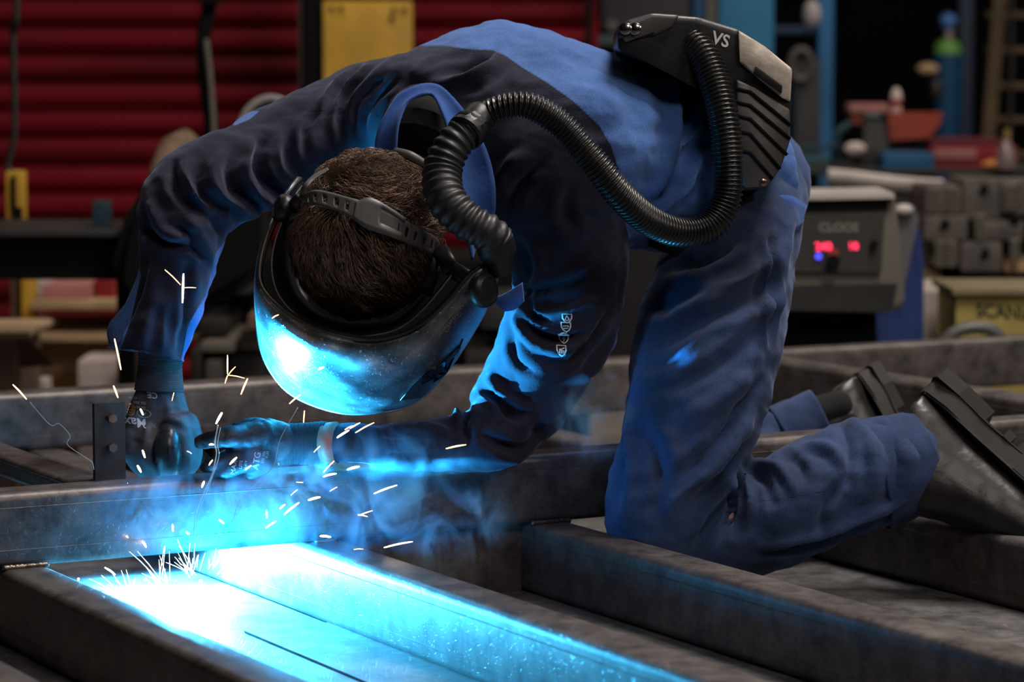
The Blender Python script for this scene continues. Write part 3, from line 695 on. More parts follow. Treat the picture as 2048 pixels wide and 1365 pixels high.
# small front placket tip catching the arc light beside the helmet
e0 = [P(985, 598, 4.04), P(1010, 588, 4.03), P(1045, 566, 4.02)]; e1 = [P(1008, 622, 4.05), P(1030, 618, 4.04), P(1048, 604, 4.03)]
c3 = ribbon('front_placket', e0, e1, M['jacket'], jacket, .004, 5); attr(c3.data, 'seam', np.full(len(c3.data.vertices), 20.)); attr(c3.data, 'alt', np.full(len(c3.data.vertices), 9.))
# dark shirt collar about the neck
bm = bmesh.new(); tube(bm, [P(842, 262, 4.115), P(835, 290, 4.10)], [.052, .049], 28); ball(bm, P(845, 245, 4.16), .055, 20)
bm_obj('shirt_collar', bm, M['shirt'], person, auto=40)
# jacket tail and trouser pocket flap at the hip
e0 = [P(1545, 392, 4.22), P(1580, 392, 4.23), P(1612, 410, 4.27)]; e1 = [P(1558, 440, 4.215), P(1585, 462, 4.22), P(1602, 452, 4.25)]
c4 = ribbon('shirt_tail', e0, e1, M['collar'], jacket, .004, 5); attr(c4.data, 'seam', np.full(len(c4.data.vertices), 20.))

# glove builder: palm, five fingers grown together, knit cuff
def blob_mesh(parts, voxel=.0032, it=4):
    bm = bmesh.new()
    for p in parts: limb(bm, p, 6, 16)
    return fuse(bm, voxel, it)
# far hand gripping the torch, back of the hand to the camera
me = blob_mesh([
 [(318, 770, 4.12, 46, .62), (318, 820, 4.115, 62, .55), (316, 865, 4.11, 68, .5), (322, 895, 4.105, 60, .5)],
 [(268, 850, 4.10, 28), (268, 900, 4.08, 26), (286, 940, 4.075, 19), (300, 965, 4.08, 14)],
 [(292, 870, 4.085, 26), (298, 915, 4.07, 21), (312, 950, 4.07, 14)],
 [(352, 850, 4.085, 28), (366, 895, 4.075, 22), (372, 930, 4.075, 18), (362, 956, 4.08, 14)],
 [(372, 845, 4.10, 26), (388, 880, 4.09, 20), (388, 920, 4.09, 17), (376, 950, 4.095, 14)],
 [(345, 830, 4.15, 26), (352, 880, 4.17, 22), (345, 925, 4.16, 18)],
])
folds(me, [([(300, 800), (296, 850), (285, 900)], 7, 1.5), ([(335, 800), (340, 850)], 7, 1.5), ([(325, 862), (345, 850), (365, 862)], 6, -3), ([(262, 880), (285, 890)], 4, -2), ([(312, 880), (308, 930)], 5, -4)])
crinkle(me, .0022, 60)
glove_r = link('glove', me, M['glove'], person); glove_r['label'] = 'dark glove of the far hand round the torch'
def cuff(path, radii, name, mat, parent, flat=.75):
    bm = bmesh.new(); c = catmull([tuple(p) + (r,) for p, r in zip(path, radii)], 20)
    tube(bm, [P(*q[:3]) for q in c], [q[3] * q[2] / FPX * (1 + .012 * math.sin(k * 1.6)) for k, q in enumerate(c)], 40, flat=flat)
    return bm_obj(name, bm, mat, parent, True)
cuff([(322, 700, 4.12), (320, 735, 4.12), (318, 782, 4.118)], [46, 45, 50], 'cuff', knit('glove_knit', (.06, .055, .06), (.02, 0, 1)), glove_r)
# near hand lying on the tube, pointing left, two fingers reaching out
me = blob_mesh([
 [(575, 885, 4.035, 40, .8), (540, 885, 4.025, 44, .7), (505, 888, 4.015, 46, .65), (480, 900, 4.010, 38, .65)],
 [(520, 868, 4.005, 34), (485, 872, 3.985, 26), (445, 876, 3.965, 21), (412, 883, 3.990, 17), (398, 886, 3.990, 14)],
 [(535, 858, 4.025, 24), (500, 850, 4.025, 16), (470, 862, 4.015, 14)],
 [(500, 900, 4.005, 26), (465, 915, 3.990, 20), (432, 925, 3.985, 16), (408, 938, 3.990, 12)],
 [(510, 915, 3.995, 24), (478, 932, 3.985, 19), (445, 945, 3.985, 15)],
 [(530, 925, 4.015, 22), (500, 945, 4.010, 18), (470, 958, 4.015, 14)],
 [(525, 890, 4.055, 26), (480, 905, 4.065, 20), (450, 915, 4.065, 16)],
])
folds(me, [([(470, 900), (440, 900), (410, 902)], 4, -3), ([(500, 862), (520, 850), (545, 848)], 5, 2), ([(520, 842), (535, 855)], 4, -2), ([(450, 862), (446, 880), (448, 894)], 4, -1.5)])
crinkle(me, .0022, 60, seed=5)
glove_l = link('glove', me, M['glove_dark'], person); glove_l['label'] = 'dark glove of the near hand laid on the tube'
cuff([(556, 889, 4.035), (600, 888, 4.035), (652, 888, 4.030)], [42, 42, 46], 'cuff', knit('glove_knit_near', (.045, .042, .05), (1, .05, 0)), glove_l)
bm = bmesh.new(); tube(bm, [P(648, 887, 4.030), P(672, 887, 4.025)], [.028, .030], 24); bm_obj('wrist', bm, M['skin'], body, True)

# boots: heel up, toes down on the bench
def boot(name, heel, px_scale, T, up, parent):
    """heel = world point at the heel's lowest sole corner; T toe direction, up = away from the sole"""
    T = Vector(T).normalized(); up = Vector(up); up = (up - T * up.dot(T)).normalized(); S = T.cross(up).normalized(); s = px_scale
    def L(x, y, z): return heel + (T * x + S * y + up * z) * s
    bm = bmesh.new()
    rows = [(-.005, .030, .055, .035), (.02, .038, .10, .05), (.05, .040, .125, .06), (.09, .041, .12, .058), (.13, .044, .095, .046), (.18, .050, .078, .036), (.23, .050, .066, .03), (.265, .042, .052, .022), (.285, .022, .036, .012)]
    secs = []
    for x, wd, ht, hz in rows:
        secs.append((L(x, 0, .022 + ht / 2), S * (wd * s), up * (ht / 2 * s)))
    section_loft(bm, secs, 28, 4)
    tube(bm, [L(.045, 0, .07), L(.045, 0, .11), L(.045, 0, .13)], [.042 * s, .042 * s, .04 * s], 28)
    me = fuse(bm, .004, 5); crinkle(me, .0015, 18, seed=2)
    b = link(name, me, M['leather'], parent)
    def outline(g):
        pts = []
        prof = [(-.012, 0), (-.006, .024), (.03, .038), (.08, .036), (.14, .046), (.2, .054), (.25, .049), (.28, .033), (.295, 0)]
        for x, y in prof: pts.append((x, y * g))
        for x, y in prof[::-1][1:-1]: pts.append((x, -y * g))
        return pts
    bm = bmesh.new()
    prism(bm, [L(x, y, 0) for x, y in outline(1.0)], up * (.026 * s)); bmesh.ops.bevel(bm, geom=list(bm.edges), offset=.003, segments=2, affect='EDGES')
    so = bm_obj('sole', bm, M['sole'], b, auto=40)
    bm = bmesh.new()
    prism(bm, [L(x, y, -.016) for x, y in [(-.012, -.02), (-.006, -.034), (.03, -.04), (.075, -.037), (.075, .037), (.03, .04), (-.006, .034), (-.012, .02)]], up * (.018 * s))
    for k in range(8):
        x = .105 + k * .022
        box(bm, L(x, 0, -.005), (1, 1, 1), bevel=0) if False else prism(bm, [L(x, -.044, -.010), L(x + .012, -.044, -.010), L(x + .012, .044, -.010), L(x, .044, -.010)], up * (.012 * s))
    bm_obj('tread', bm, M['sole'], so)
    return b
b1 = boot('boot', P(1878, 775, 4.25), 1.15, (.62, -.28, -.60), (-.72, -.25, -.60), person); b1['label'] = 'near black work boot, heel turned up'
b2 = boot('boot', P(1738, 748, 4.80), .98, (.42, -.2, -.80), (-.80, -.25, -.35), person); b2['label'] = 'far black work boot behind the near one'
# socks closing the trouser legs to the boots
bm = bmesh.new(); limb(bm, [(1800, 915, 4.23, 58), (1880, 905, 4.24, 52), (1920, 880, 4.245, 46)], 6); bm_obj('sock', bm, M['shirt'], person, True)
bm = bmesh.new(); limb(bm, [(1630, 828, 4.74, 34), (1680, 812, 4.75, 32)], 6); bm_obj('sock', bm, M['shirt'], person, True)

# hair: scalp cap and combed strands
hair_c = bpy.data.meshes.new('hc')
bm = bmesh.new(); ball(bm, H(0, -.004, .004), 1, 40, (.090, .102, .100), HR); 
for v in list(bm.verts):
    l = v.co - HC
    if l.dot(HU) < -.045 - .03 * (l.dot(HF) < -.0) or (l.dot(HF) > .075 and l.dot(HU) < -.01): bm.verts.remove(v)
hairc = bm_obj('hair', bm, M['hair_cap'], person, True)
def strands(count, seed):
    rnd = random.Random(seed); vs = []; fs = []
    whorl = Vector((-.055, -.035, .075)).normalized()      # local left, forward, up
    R = Vector((.091, .103, .101))
    for _ in range(count):
        while True:
            d = Vector((rnd.gauss(0, 1), rnd.gauss(0, 1), rnd.gauss(0, 1))).normalized()
            if d.z > -.35 and not (d.y > .75 and d.z < -.05): break
        # local flow: away from the whorl, turning, then down towards the forehead
        ln = rnd.uniform(.022, .042); segs = 6; p = Vector(d); pts = []; lift0 = rnd.uniform(0, .004); wav = rnd.uniform(-.5, .5); k0 = rnd.random()
        for k in range(segs):
            pos = Vector((p.x * R.x, p.y * R.y, p.z * R.z)); t = k / (segs - 1)
            clump = noise.noise(d * 9) * .5
            h = lift0 * .4 + .012 * math.sin(t * 2.6) * (.3 + 1.0 * k0) + .006 * noise.noise(d * 6 + Vector((7, 0, 0)))
            nrm = p.normalized(); pts.append(pos + nrm * h)
            away = (p - whorl); away = away - nrm * away.dot(nrm); dist = away.length
            if dist > 1e-4: away.normalize()
            swirl = nrm.cross(away) * (1.0 * math.exp(-dist * 1.6))
            comb = Vector((.75, .35, -.1)) if p.y > -.2 else Vector((.35, -.75, .1))
            comb = comb - nrm * comb.dot(nrm)
            nz = Vector((noise.noise(d * 5 + Vector((0, 3, 0))), noise.noise(d * 5 + Vector((9, 0, 1))), noise.noise(d * 5 + Vector((2, 2, 8)))))
            f = away * .6 + swirl + comb * .7 + nz * 1.1 + nrm.cross(away) * (wav + clump) * .6; f = f - nrm * f.dot(nrm)
            if f.length > 1e-5: f.normalize()
            st = ln / segs / .097
            p = (p + f * st).normalized()
        w0 = rnd.uniform(.0003, .0008)
        base = len(vs)
        for k, q in enumerate(pts):
            T = (pts[min(k + 1, segs - 1)] - pts[max(k - 1, 0)]).normalized(); n_ = q.normalized(); s_ = T.cross(n_).normalized(); n_ = s_.cross(T)
            ww = w0 * (1 - .85 * (k / (segs - 1)) ** 2)
            for a_ in (0, 2.094, 4.189):
                c_ = q + s_ * (ww * math.cos(a_)) + n_ * (ww * math.sin(a_))
                vs.append(tuple(HC + HL * c_.x + HF * c_.y + HU * c_.z))
        for k in range(segs - 1):
            for a_ in range(3):
                i0 = base + k * 3 + a_; i1 = base + k * 3 + (a_ + 1) % 3
                fs.append((i0, i1, i1 + 3, i0 + 3))
    me = bpy.data.meshes.new('hair_strands'); me.from_pydata(vs, [], fs); me.update(); return me
hs = link('hair_strands', strands(11000, 3), M['hair'], hairc); hs['kind'] = 'stuff'

HD = -.10
def PH(x, y, d): return P(x, y, d + HD)
# ------------------------------------------------------------------ welding helmet
helmet = empty('welding_helmet', HC, 'scratched silver welding helmet lit blue by the arc, worn on the bent head', 'welding helmet')
rim = [(601, 357, 4.16), (585, 375, 4.13), (562, 410, 4.11), (538, 460, 4.09), (520, 525, 4.06), (523, 572, 4.045), (556, 612, 4.03), (603, 645, 4.015), (655, 667, 4.00), (716, 680, 3.995), (768, 679, 3.99), (818, 664, 3.99), (860, 638, 3.99), (900, 598, 3.995), (938, 552, 4.0), (968, 530, 4.005), (994, 519, 4.02)]
bot = [(596, 362, 4.20), (575, 390, 4.20), (550, 430, 4.20), (524, 500, 4.22), (512, 580, 4.24), (514, 650, 4.25), (524, 705, 4.26), (545, 748, 4.265), (578, 785, 4.262), (630, 812, 4.235), (695, 828, 4.195), (767, 824, 4.155), (829, 806, 4.155), (872, 768, 4.155), (915, 712, 4.155), (960, 640, 4.15), (990, 575, 4.14)]
def shell_rows(rm, bt, rows, bulge, inset=0.0):
    out = []
    A = catmull(rm, 6); B = catmull(bt, 6)
    cx, cy = 740, 520
    for j in range(rows + 1):
        t = j / rows; row = []
        for a, b in zip(A, B):
            px_ = a[0] * (1 - t) + b[0] * t; py_ = a[1] * (1 - t) + b[1] * t; td = t ** 1.9; d_ = a[2] * (1 - td) + b[2] * td
            dx, dy = px_ - cx, py_ - cy; r_ = math.hypot(dx, dy); k = bulge * math.sin(math.pi * t ** .8) - inset
            px_ += dx / r_ * k; py_ += dy / r_ * k
            d_ -= .012 * math.sin(math.pi * t)
            row.append(PH(px_, py_, d_))
        out.append(row)
    return out
def grid_mesh(rows):
    n = len(rows[0]); vs = [tuple(p) for r in rows for p in r]; fs = []
    for j in range(len(rows) - 1):
        for i in range(n - 1): k = j * n + i; fs.append((k, k + 1, k + n + 1, k + n))
    me = bpy.data.meshes.new('g'); me.from_pydata(vs, [], fs); me.update(); return me
me = bake(grid_mesh(shell_rows(rim, bot, 14, 5)), [('SOLIDIFY', dict(thickness=.003, offset=0))])
shell = link('shell', me, M['helmet'], helmet)
# dark lining held just inside the shell
me = bake(grid_mesh(shell_rows(rim, bot, 10, 0, 9)), [('SOLIDIFY', dict(thickness=.002, offset=0))])
liner = link('lining', me, M['liner'], shell)
bm = bmesh.new(); c = catmull(rim, 6); tube(bm, [PH(*q) for q in c], .0026, 10); bm_obj('rim', bm, M['rim'], shell, True)
bm = bmesh.new(); c = catmull(bot, 6); tube(bm, [PH(*q) for q in c], .0024, 10); bm_obj('lower_lip', bm, M['chrome'], shell, True)
# inner face frame: second rim seen inside
inner = [(603, 372, 4.15), (590, 392, 4.12), (570, 430, 4.10), (551, 480, 4.08), (543, 530, 4.06), (552, 580, 4.045), (580, 620, 4.03), (625, 652, 4.025), (690, 672, 4.02), (745, 672, 4.015), (800, 657, 4.015), (845, 622, 4.015), (885, 575, 4.02), (915, 535, 4.03)]
back = [(615, 380, 4.20), (610, 400, 4.20), (600, 440, 4.20), (590, 490, 4.21), (585, 530, 4.21), (595, 575, 4.21), (620, 610, 4.21), (655, 635, 4.21), (700, 648, 4.21), (745, 648, 4.21), (790, 635, 4.21), (830, 600, 4.21), (865, 560, 4.21), (890, 520, 4.21)]
ribbon('inner_frame', [PH(*q) for q in inner], [PH(*q) for q in back], M['liner'], helmet, .0025, 4)
bm = bmesh.new(); tube(bm, [PH(*q) for q in catmull(inner, 6)], .0014, 8); bm_obj('inner_rim', bm, M['strap'], helmet, True)
# side knobs
for (c, r, ax, nm) in (((972, 580, 3.99), .024, (.75, -.62, .1), 'near'), ((560, 415, 4.10), .020, (-.8, -.3, .3), 'far')):
    bm = bmesh.new(); lathe(bm, PH(*c) - Vector(ax).normalized() * .012, [(r * .9, 0), (r, .004), (r, .010), (r * .92, .015), (r * .7, .018), (r * .66, .016), (.0005, .017)], 32, ax); bm_obj('pivot_knob', bm, M['black_plastic'], helmet, auto=40)
# visor recess and grille on the near cheek
S_h = Surf([shell])
def patch(name, poly, mat, parent, surf, lift, thick, sub=2):
    bm = bmesh.new(); vs = [bm.verts.new((x, y, 0)) for x, y in poly]; f = bm.faces.new(vs)
    bmesh.ops.triangulate(bm, faces=bm.faces)
    for _ in range(sub): bmesh.ops.subdivide_edges(bm, edges=bm.edges, cuts=1)
    me = bpy.data.meshes.new(name); bm.to_mesh(me); bm.free(); co = get_co(me)
    for i, c in enumerate(co):
        p, n, _ = surf.hit(c[0], c[1]); co[i] = p + n * lift
    set_co(me, co); me = bake(me, [('SOLIDIFY', dict(thickness=thick, offset=1))]); return link(name, me, mat, parent, False)
patch('lens_opening', [(800, 800), (822, 772), (850, 745), (885, 722), (905, 712), (920, 690), (925, 678), (918, 705), (895, 745), (870, 772), (840, 795)], M['black_plastic'], shell, S_h, .0015, .002)
patch('lens', [(835, 755), (862, 735), (888, 718), (884, 732), (865, 752), (842, 765)], plain('lens_glass', (.02, .03, .05), .08, .6), shell, S_h, .0045, .001)
for k, s_ in enumerate(('OPTREL',)):
    decal('lettering', S_h, text_mesh(s_), (905, 642), (15 * .68, -15 * .82), (-15 * .8, -15 * .62), M['wtext'], shell)
# head band with adjustment slots and buckle
S_hair = Surf([hairc])
def band_pt(x, y, lift):
    p, n, _ = S_hair.hit(x, y, 3.98); return p + n * lift
up_e = [(604, 392), (650, 392), (700, 404), (738, 416), (775, 432), (815, 452), (850, 472), (880, 486)]
lo_e = [(604, 418), (650, 418), (695, 434), (730, 456), (768, 470), (808, 486), (842, 503), (872, 512)]
LIFT = .016
band = ribbon('head_band', [band_pt(*q, LIFT) for q in up_e], [band_pt(*q, LIFT) for q in lo_e], M['strap'], helmet, .0022, 7, per=24,
    skip=lambda i, j, n: 2 <= j <= 4 and (i % 9) in (3, 4, 5) and not (64 < i < 104) and 3 < i < n - 3)
bk = ribbon('buckle', [band_pt(*q, LIFT + .002) for q in [(716, 412), (738, 406), (765, 418), (796, 441)]], [band_pt(*q, LIFT + .002) for q in [(710, 440), (728, 456), (760, 468), (788, 478)]], M['strap'], band, .003, 6, per=8,
    skip=lambda i, j, n: i > 13 and 1 <= j <= 3)
ribbon('crown_strap', [PH(598, 395, 4.07), PH(606, 372, 4.05), PH(625, 352, 4.06), PH(655, 335, 4.07)], [PH(606, 398, 4.065), PH(613, 378, 4.045), PH(631, 358, 4.055), PH(659, 341, 4.065)], M['strap'], helmet, .0018, 2)
for q in (((604, 400, 4.07), (582, 425, 4.10), .012), ((878, 498, 4.06), (905, 540, 4.03), .012), ((905, 540, 4.03), (955, 570, 4.01), .012), ((880, 505, 4.06), (850, 590, 4.05), .009)):
    bm = bmesh.new(); tube(bm, [PH(*q[0]), PH(*q[1])], q[2], 12, flat=.4); bm_obj('hinge_arm', bm, M['black_plastic'], helmet, True)
# neck pad of the head gear
bm = bmesh.new(); limb(bm, [(792, 304, 4.03, 9), (820, 312, 4.02, 10), (848, 328, 4.02, 9)], 6); bm_obj('neck_pad', bm, M['strap'], helmet, True)

# ------------------------------------------------------------------ breathing hose
hose = empty('breathing_hose', P(1200, 330, 4.0), 'black corrugated air hose looping from the helmet to the belt pack', 'hose')
def settle(path, per, objs, gap, smooth=10):
    c = catmull(path, per); s = Surf(objs); o = Vector((0, 0, CAMZ)); dep = []
    for q in c:
        p, n, y = s.hit(q[0], q[1]); r_ = q[3] * q[2] / FPX; lim = q[2]
        if y is not None: lim = min(lim, y - r_ - gap)
        dep.append(lim)
    dep = np.array(dep); base = dep.copy()
    for _ in range(smooth):
        sm = np.convolve(np.r_[dep[0], dep, dep[-1]], [.25, .5, .25], 'valid'); dep = np.minimum(sm, base + .004)
    return [(q[0], q[1], d_, q[3]) for q, d_ in zip(c, dep)]
def corrugated(name, pts, pitch, amp, mat, parent, n=28, power=1.0):
    W_ = [P(*q[:3]) for q in pts]; R_ = [q[3] * q[2] / FPX for q in pts]
    L_ = np.r_[0, np.cumsum([(b - a).length for a, b in zip(W_, W_[1:])])]; tot = L_[-1]; m = int(tot / pitch * 7)
    s = np.linspace(0, tot, m); A_ = np.array([tuple(p) for p in W_])
    pp = np.stack([np.interp(s, L_, A_[:, k]) for k in range(3)], 1)
    k = np.array([.25, .5, .25])
    for _ in range(12):
        for c in range(3): pp[1:-1, c] = np.convolve(pp[:, c], k, 'valid')
    rr = np.interp(s, L_, R_); ph = np.cos(2 * math.pi * s / pitch); rr = rr - amp * (.5 - .5 * np.sign(ph) * np.abs(ph) ** power)
    bm = bmesh.new(); tube(bm, [Vector(v) for v in pp], rr, n); return bm_obj(name, bm, mat, parent, True)
pk0 = P(1350, 60, 4.2)
thin = [(962, 232, 3.97, 25), (1005, 213, 3.96, 26), (1060, 212, 3.96, 28), (1120, 248, 3.97, 29), (1180, 315, 3.97, 30), (1240, 390, 3.98, 31), (1300, 443, 4.02, 31), (1365, 466, 4.06, 31), (1420, 452, 4.08, 32), (1452, 400, 4.09, 32), (1456, 320, 4.09, 32), (1446, 230, 4.1, 32), (1428, 160, 4.12, 32), (1400, 100, 4.14, 31), (1362, 68, 4.17, 29), (1335, 62, 4.20, 27)]
tp = settle(thin, 8, [jacket, trousers], .004, 14)
corrugated('thin_hose', tp, .0062, .0036, M['hose'], hose, 28, .7)
thick = [(938, 258, 3.95, 36), (905, 292, 3.94, 39), (884, 345, 3.93, 41), (892, 398, 3.90, 41), (930, 440, 3.89, 41), (975, 466, 3.89, 40), (996, 484, 3.90, 38)]
hp = settle(thick, 8, [jacket, hairc], .002, 10)
corrugated('thick_hose', hp, .0125, .0032, M['rubber'], hose, 32, .8)
a, b = hp[0], tp[0]
bm = bmesh.new(); A_, B_ = P(*a[:3]), P(*b[:3]); D_ = (B_ - A_); Ld = D_.length
lathe(bm, A_ - D_.normalized() * .012, [(.0235, 0), (.0262, .003), (.0262, .009), (.0235, .011), (.0255, .014), (.0255, .019), (.022, .022), (.0225, .03), (.0225, Ld + .012), (.0195, Ld + .018), (.016, Ld + .02)], 32, D_)
coupling = bm_obj('coupling', bm, M['black_plastic'], hose, auto=40)
Sc = Surf([coupling]); patch('clip', [(930, 232), (950, 222), (975, 240), (960, 252)], M['black_plastic'], coupling, Sc, .0003, .002, 1)
bm = bmesh.new(); e = hp[-1]; lathe(bm, P(e[0] - 8, e[1] - 6, e[2]), [(.026, 0), (.026, .02), (.020, .03), (.016, .05)], 28, (.2, .3, -.9)); bm_obj('end_socket', bm, M['black_plastic'], hose, auto=40)

# ------------------------------------------------------------------ belt pack
pack = empty('respirator_pack', P(1420, 200, 4.25), 'black and grey air filter pack strapped on the lower back', 'respirator pack')
def slab(name, poly, d0, d1, mat, parent, bevel=.012, seg=4, scale_back=1.0):
    """outline in pixels given depth and thickness: front at d0, back at d1"""
    bm = bmesh.new(); cx = sum(p[0] for p in poly) / len(poly); cy = sum(p[1] for p in poly) / len(poly)
    dd = (lambda p: d0(p) if callable(d0) else d0)
    a = [bm.verts.new(P(p[0], p[1], dd(p))) for p in poly]
    c_, s_ = math.cos(0), 0
    b = []
    for p, v in zip(poly, a):
        q = P(cx + (p[0] - cx) * scale_back, cy + (p[1] - cy) * scale_back, dd(p)); b.append(bm.verts.new((q.x, q.y + (d1), q.z)))
    n = len(poly); bm.faces.new(a); bm.faces.new(b[::-1])
    for k in range(n): bm.faces.new((a[k], b[k], b[(k + 1) % n], a[(k + 1) % n]))
    if bevel: bmesh.ops.bevel(bm, geom=list(bm.edges), offset=bevel, segments=seg, affect='EDGES', profile=.6)
    return bm_obj(name, bm, mat, parent, auto=50)
fd = lambda p: 4.12 + (p[0] - 1233) * .00012
housing = slab('housing', [(1234, 78), (1240, 55), (1252, 40), (1302, 26), (1393, 33), (1476, 58), (1530, 92), (1584, 138), (1584, 210), (1582, 280), (1562, 338), (1532, 380), (1482, 384), (1460, 330), (1440, 200), (1400, 165), (1300, 128), (1236, 104)], fd, .20, M['pack'], pack, .010)
slab('grey_cover', [(1476, 60), (1530, 93), (1585, 138), (1581, 205), (1565, 196), (1520, 160), (1479, 124)], lambda p: fd(p) - .006, .19, M['pack_grey'], pack, .004, 2)
slab('latch', [(1512, 132), (1565, 171), (1564, 188), (1507, 147)], lambda p: fd(p) - .014, .02, M['pack'], pack, .002, 2)
rib = slab('ribbed_cover', [(1472, 158), (1510, 176), (1580, 219), (1581, 276), (1560, 335), (1532, 375), (1487, 376), (1474, 260)], lambda p: fd(p) - .007, .19, M['pack_rib'], pack, .004, 2)
for k, (y0, y1, x1) in enumerate(((178, 250, 1581), (205, 278, 1580), (232, 310, 1574), (262, 338, 1560), (300, 358, 1545))):
    bm = bmesh.new(); pts = [(1474, y0), (1500, y0 + 6), (x1, y1)]
    tube(bm, [P(x, y, fd((x, y)) - .0075) for x, y in pts], .0026, 8); bm_obj('groove', bm, M['black'], rib, True)
slab('top_cap', [(1236, 80), (1244, 52), (1302, 26), (1360, 30), (1345, 55), (1310, 72), (1250, 76)], lambda p: fd(p) - .005, .18, plain('pack_cap', (.06, .054, .054), .45), pack, .006, 3)
for x in (1252, 1271):
    bm = bmesh.new(); lathe(bm, P(x, 58, 4.118), [(.0085, 0), (.0085, .004), (.006, .006), (.0005, .006)], 20, (-.2, -1, .1)); bm_obj('contact_stud', bm, M['chrome'], pack, auto=40)
bm = bmesh.new(); lathe(bm, P(1526, 365, fd((1526, 0)) - .006), [(.005, 0), (.005, .003), (.003, .004), (.0003, .004)], 16, (0, -1, 0)); bm_obj('bolt', bm, M['copper'], pack, auto=40)
bm = bmesh.new(); lathe(bm, P(1342, 66, 4.19), [(.024, 0), (.024, .03), (.020, .04)], 28, (.2, -.9, 0)); bm_obj('hose_socket', bm, M['pack'], pack, auto=40)
decal('lettering', Surf([housing]), text_mesh('VS', True), (1441, 80), (32, 10), (8, -34), M['white_print'], housing, .001)
bm = bmesh.new(); tube(bm, [on(x, y, .004) for x, y in ((1300, 476), (1360, 500), (1420, 470), (1470, 410), (1500, 385))], .012, 12, flat=.4); bm_obj('belt', bm, M['black'], pack, True)

# ------------------------------------------------------------------ torch in the far hand
torch = empty('welding_torch', P(338, 920, 4.09), 'black welding torch pointing down in the far gloved hand', 'welding torch')
bm = bmesh.new(); limb(bm, [(338, 850, 4.10, 14), (337, 872, 4.065, 22), (336, 900, 4.055, 27), (337, 930, 4.06, 26), (338, 950, 4.065, 20)], 8, 24, round_ends=True)
hnd = bm_obj('handle', bm, plain('torch_grip', (.03, .03, .032), .3, 0, .3, 50, .3, 150), torch, True)
bm = bmesh.new(); tube(bm, [P(337, 870, 4.05), P(336, 900, 4.036), P(337, 935, 4.042)], .0011, 8); bm_obj('grip_seam', bm, M['black'], hnd, True)
bm = bmesh.new(); A_, B_ = P(338, 940, 4.065), ARC + Vector((0, 0, .02)); D_ = B_ - A_
lathe(bm, A_, [(.012, 0), (.0125, .01), (.0115, .014), (.0115, D_.length * .8), (.008, D_.length)], 24, D_); bm_obj('nozzle', bm, M['copper'], torch, auto=40)
bm = bmesh.new(); limb(bm, [(338, 860, 4.12, 12), (370, 880, 4.25, 12), (420, 930, 4.45, 12), (470, 960, 4.60, 12)], 6, 14); bm_obj('cable', bm, M['black'], torch, True)

# printing on gloves and sleeve
Sg = Surf([glove_r])
for s_, c_, k in (('Maxi', (268, 845), 26), ('CE', (305, 791), 17)):
    a_ = math.radians(186); decal('print', Sg, text_mesh(s_, True), c_, (k * math.cos(a_), k * math.sin(a_)), (-k * math.sin(a_) * 1, k * math.cos(a_) * -1), M['print'], glove_r, .0008)
for s_, c_, k in (('EN 388', (280, 806), 8), ('EN 407', (281, 815), 7), ('4131A', (266, 796), 7), ('ATG', (262, 820), 9)):
    a_ = math.radians(186); decal('print', Sg, text_mesh(s_), c_, (k * math.cos(a_), k * math.sin(a_)), (-k * math.sin(a_), k * math.cos(a_) * -1), M['print_orange'] if s_ == 'ATG' else M['print'], glove_r, .0008)
circ = [(math.cos(t), math.sin(t)) for t in np.linspace(0, 2 * math.pi, 21)]
decal('print', Sg, line_mesh([[(x * 1.25, y) for x, y in circ], [(-.4, -.2), (0, .4), (.4, -.2), (0, 0), (-.4, -.2)]], .12), (288, 828), (11, 1), (-1, 8), M['print'], glove_r, .0008)
decal('print', Sg, line_mesh([circ, [(x * .6, y * .6) for x, y in circ], [(-.5, 0), (.5, 0)]], .28), (262, 820), (8, 0), (0, 12), M['print_orange'], glove_r, .0009)
Sg2 = Surf([glove_l])
for s_, c_, k in (('ATG', (513, 922), 17), ('EN 388', (526, 915), 8), ('4131', (534, 910), 8), ('MAX', (468, 935), 13), ('LITE', (482, 930), 9), ('34-874', (491, 932), 7)):
    a_ = math.radians(-80); decal('print', Sg2, text_mesh(s_, s_ == 'ATG'), c_, (k * math.cos(a_), k * math.sin(a_)), (k * math.sin(a_), -k * math.cos(a_)), M['print'], glove_l, .0008)
Sj = Surf([jacket])
sh = [(-.8, 1), (.8, 1), (.8, .1), (.5, -.6), (0, -1), (-.5, -.6), (-.8, .1), (-.8, 1)]
icons = [[sh, [(-.35, -.3), (0, .6), (.35, -.3), (0, -.5), (-.35, -.3)]], [sh, [(-.5, .2), (.4, .3), (.4, .1)], [(-.4, -.3), (.3, -.2)]], [sh, [(.15, .6), (-.25, 0), (.2, .05), (-.1, -.6)], [(-.9, 1.0), (0, 1.4), (.9, 1.0)]], [sh, [(-.3, -.5), (-.3, .2), (0, .2), (0, -.5)], [(.1, -.5), (.1, 0), (.4, 0), (.4, -.5)], [(.2, .3), (.5, .5)]]]
for ic, (x, y) in zip(icons, ((1134, 637), (1132, 655), (1128, 679), (1123, 702))):
    decal('shield_print', Sj, line_mesh(ic, .2), (x, y), (11.5, 0.5), (-.5, -9.5), M['white_print'], jacket, .0012)
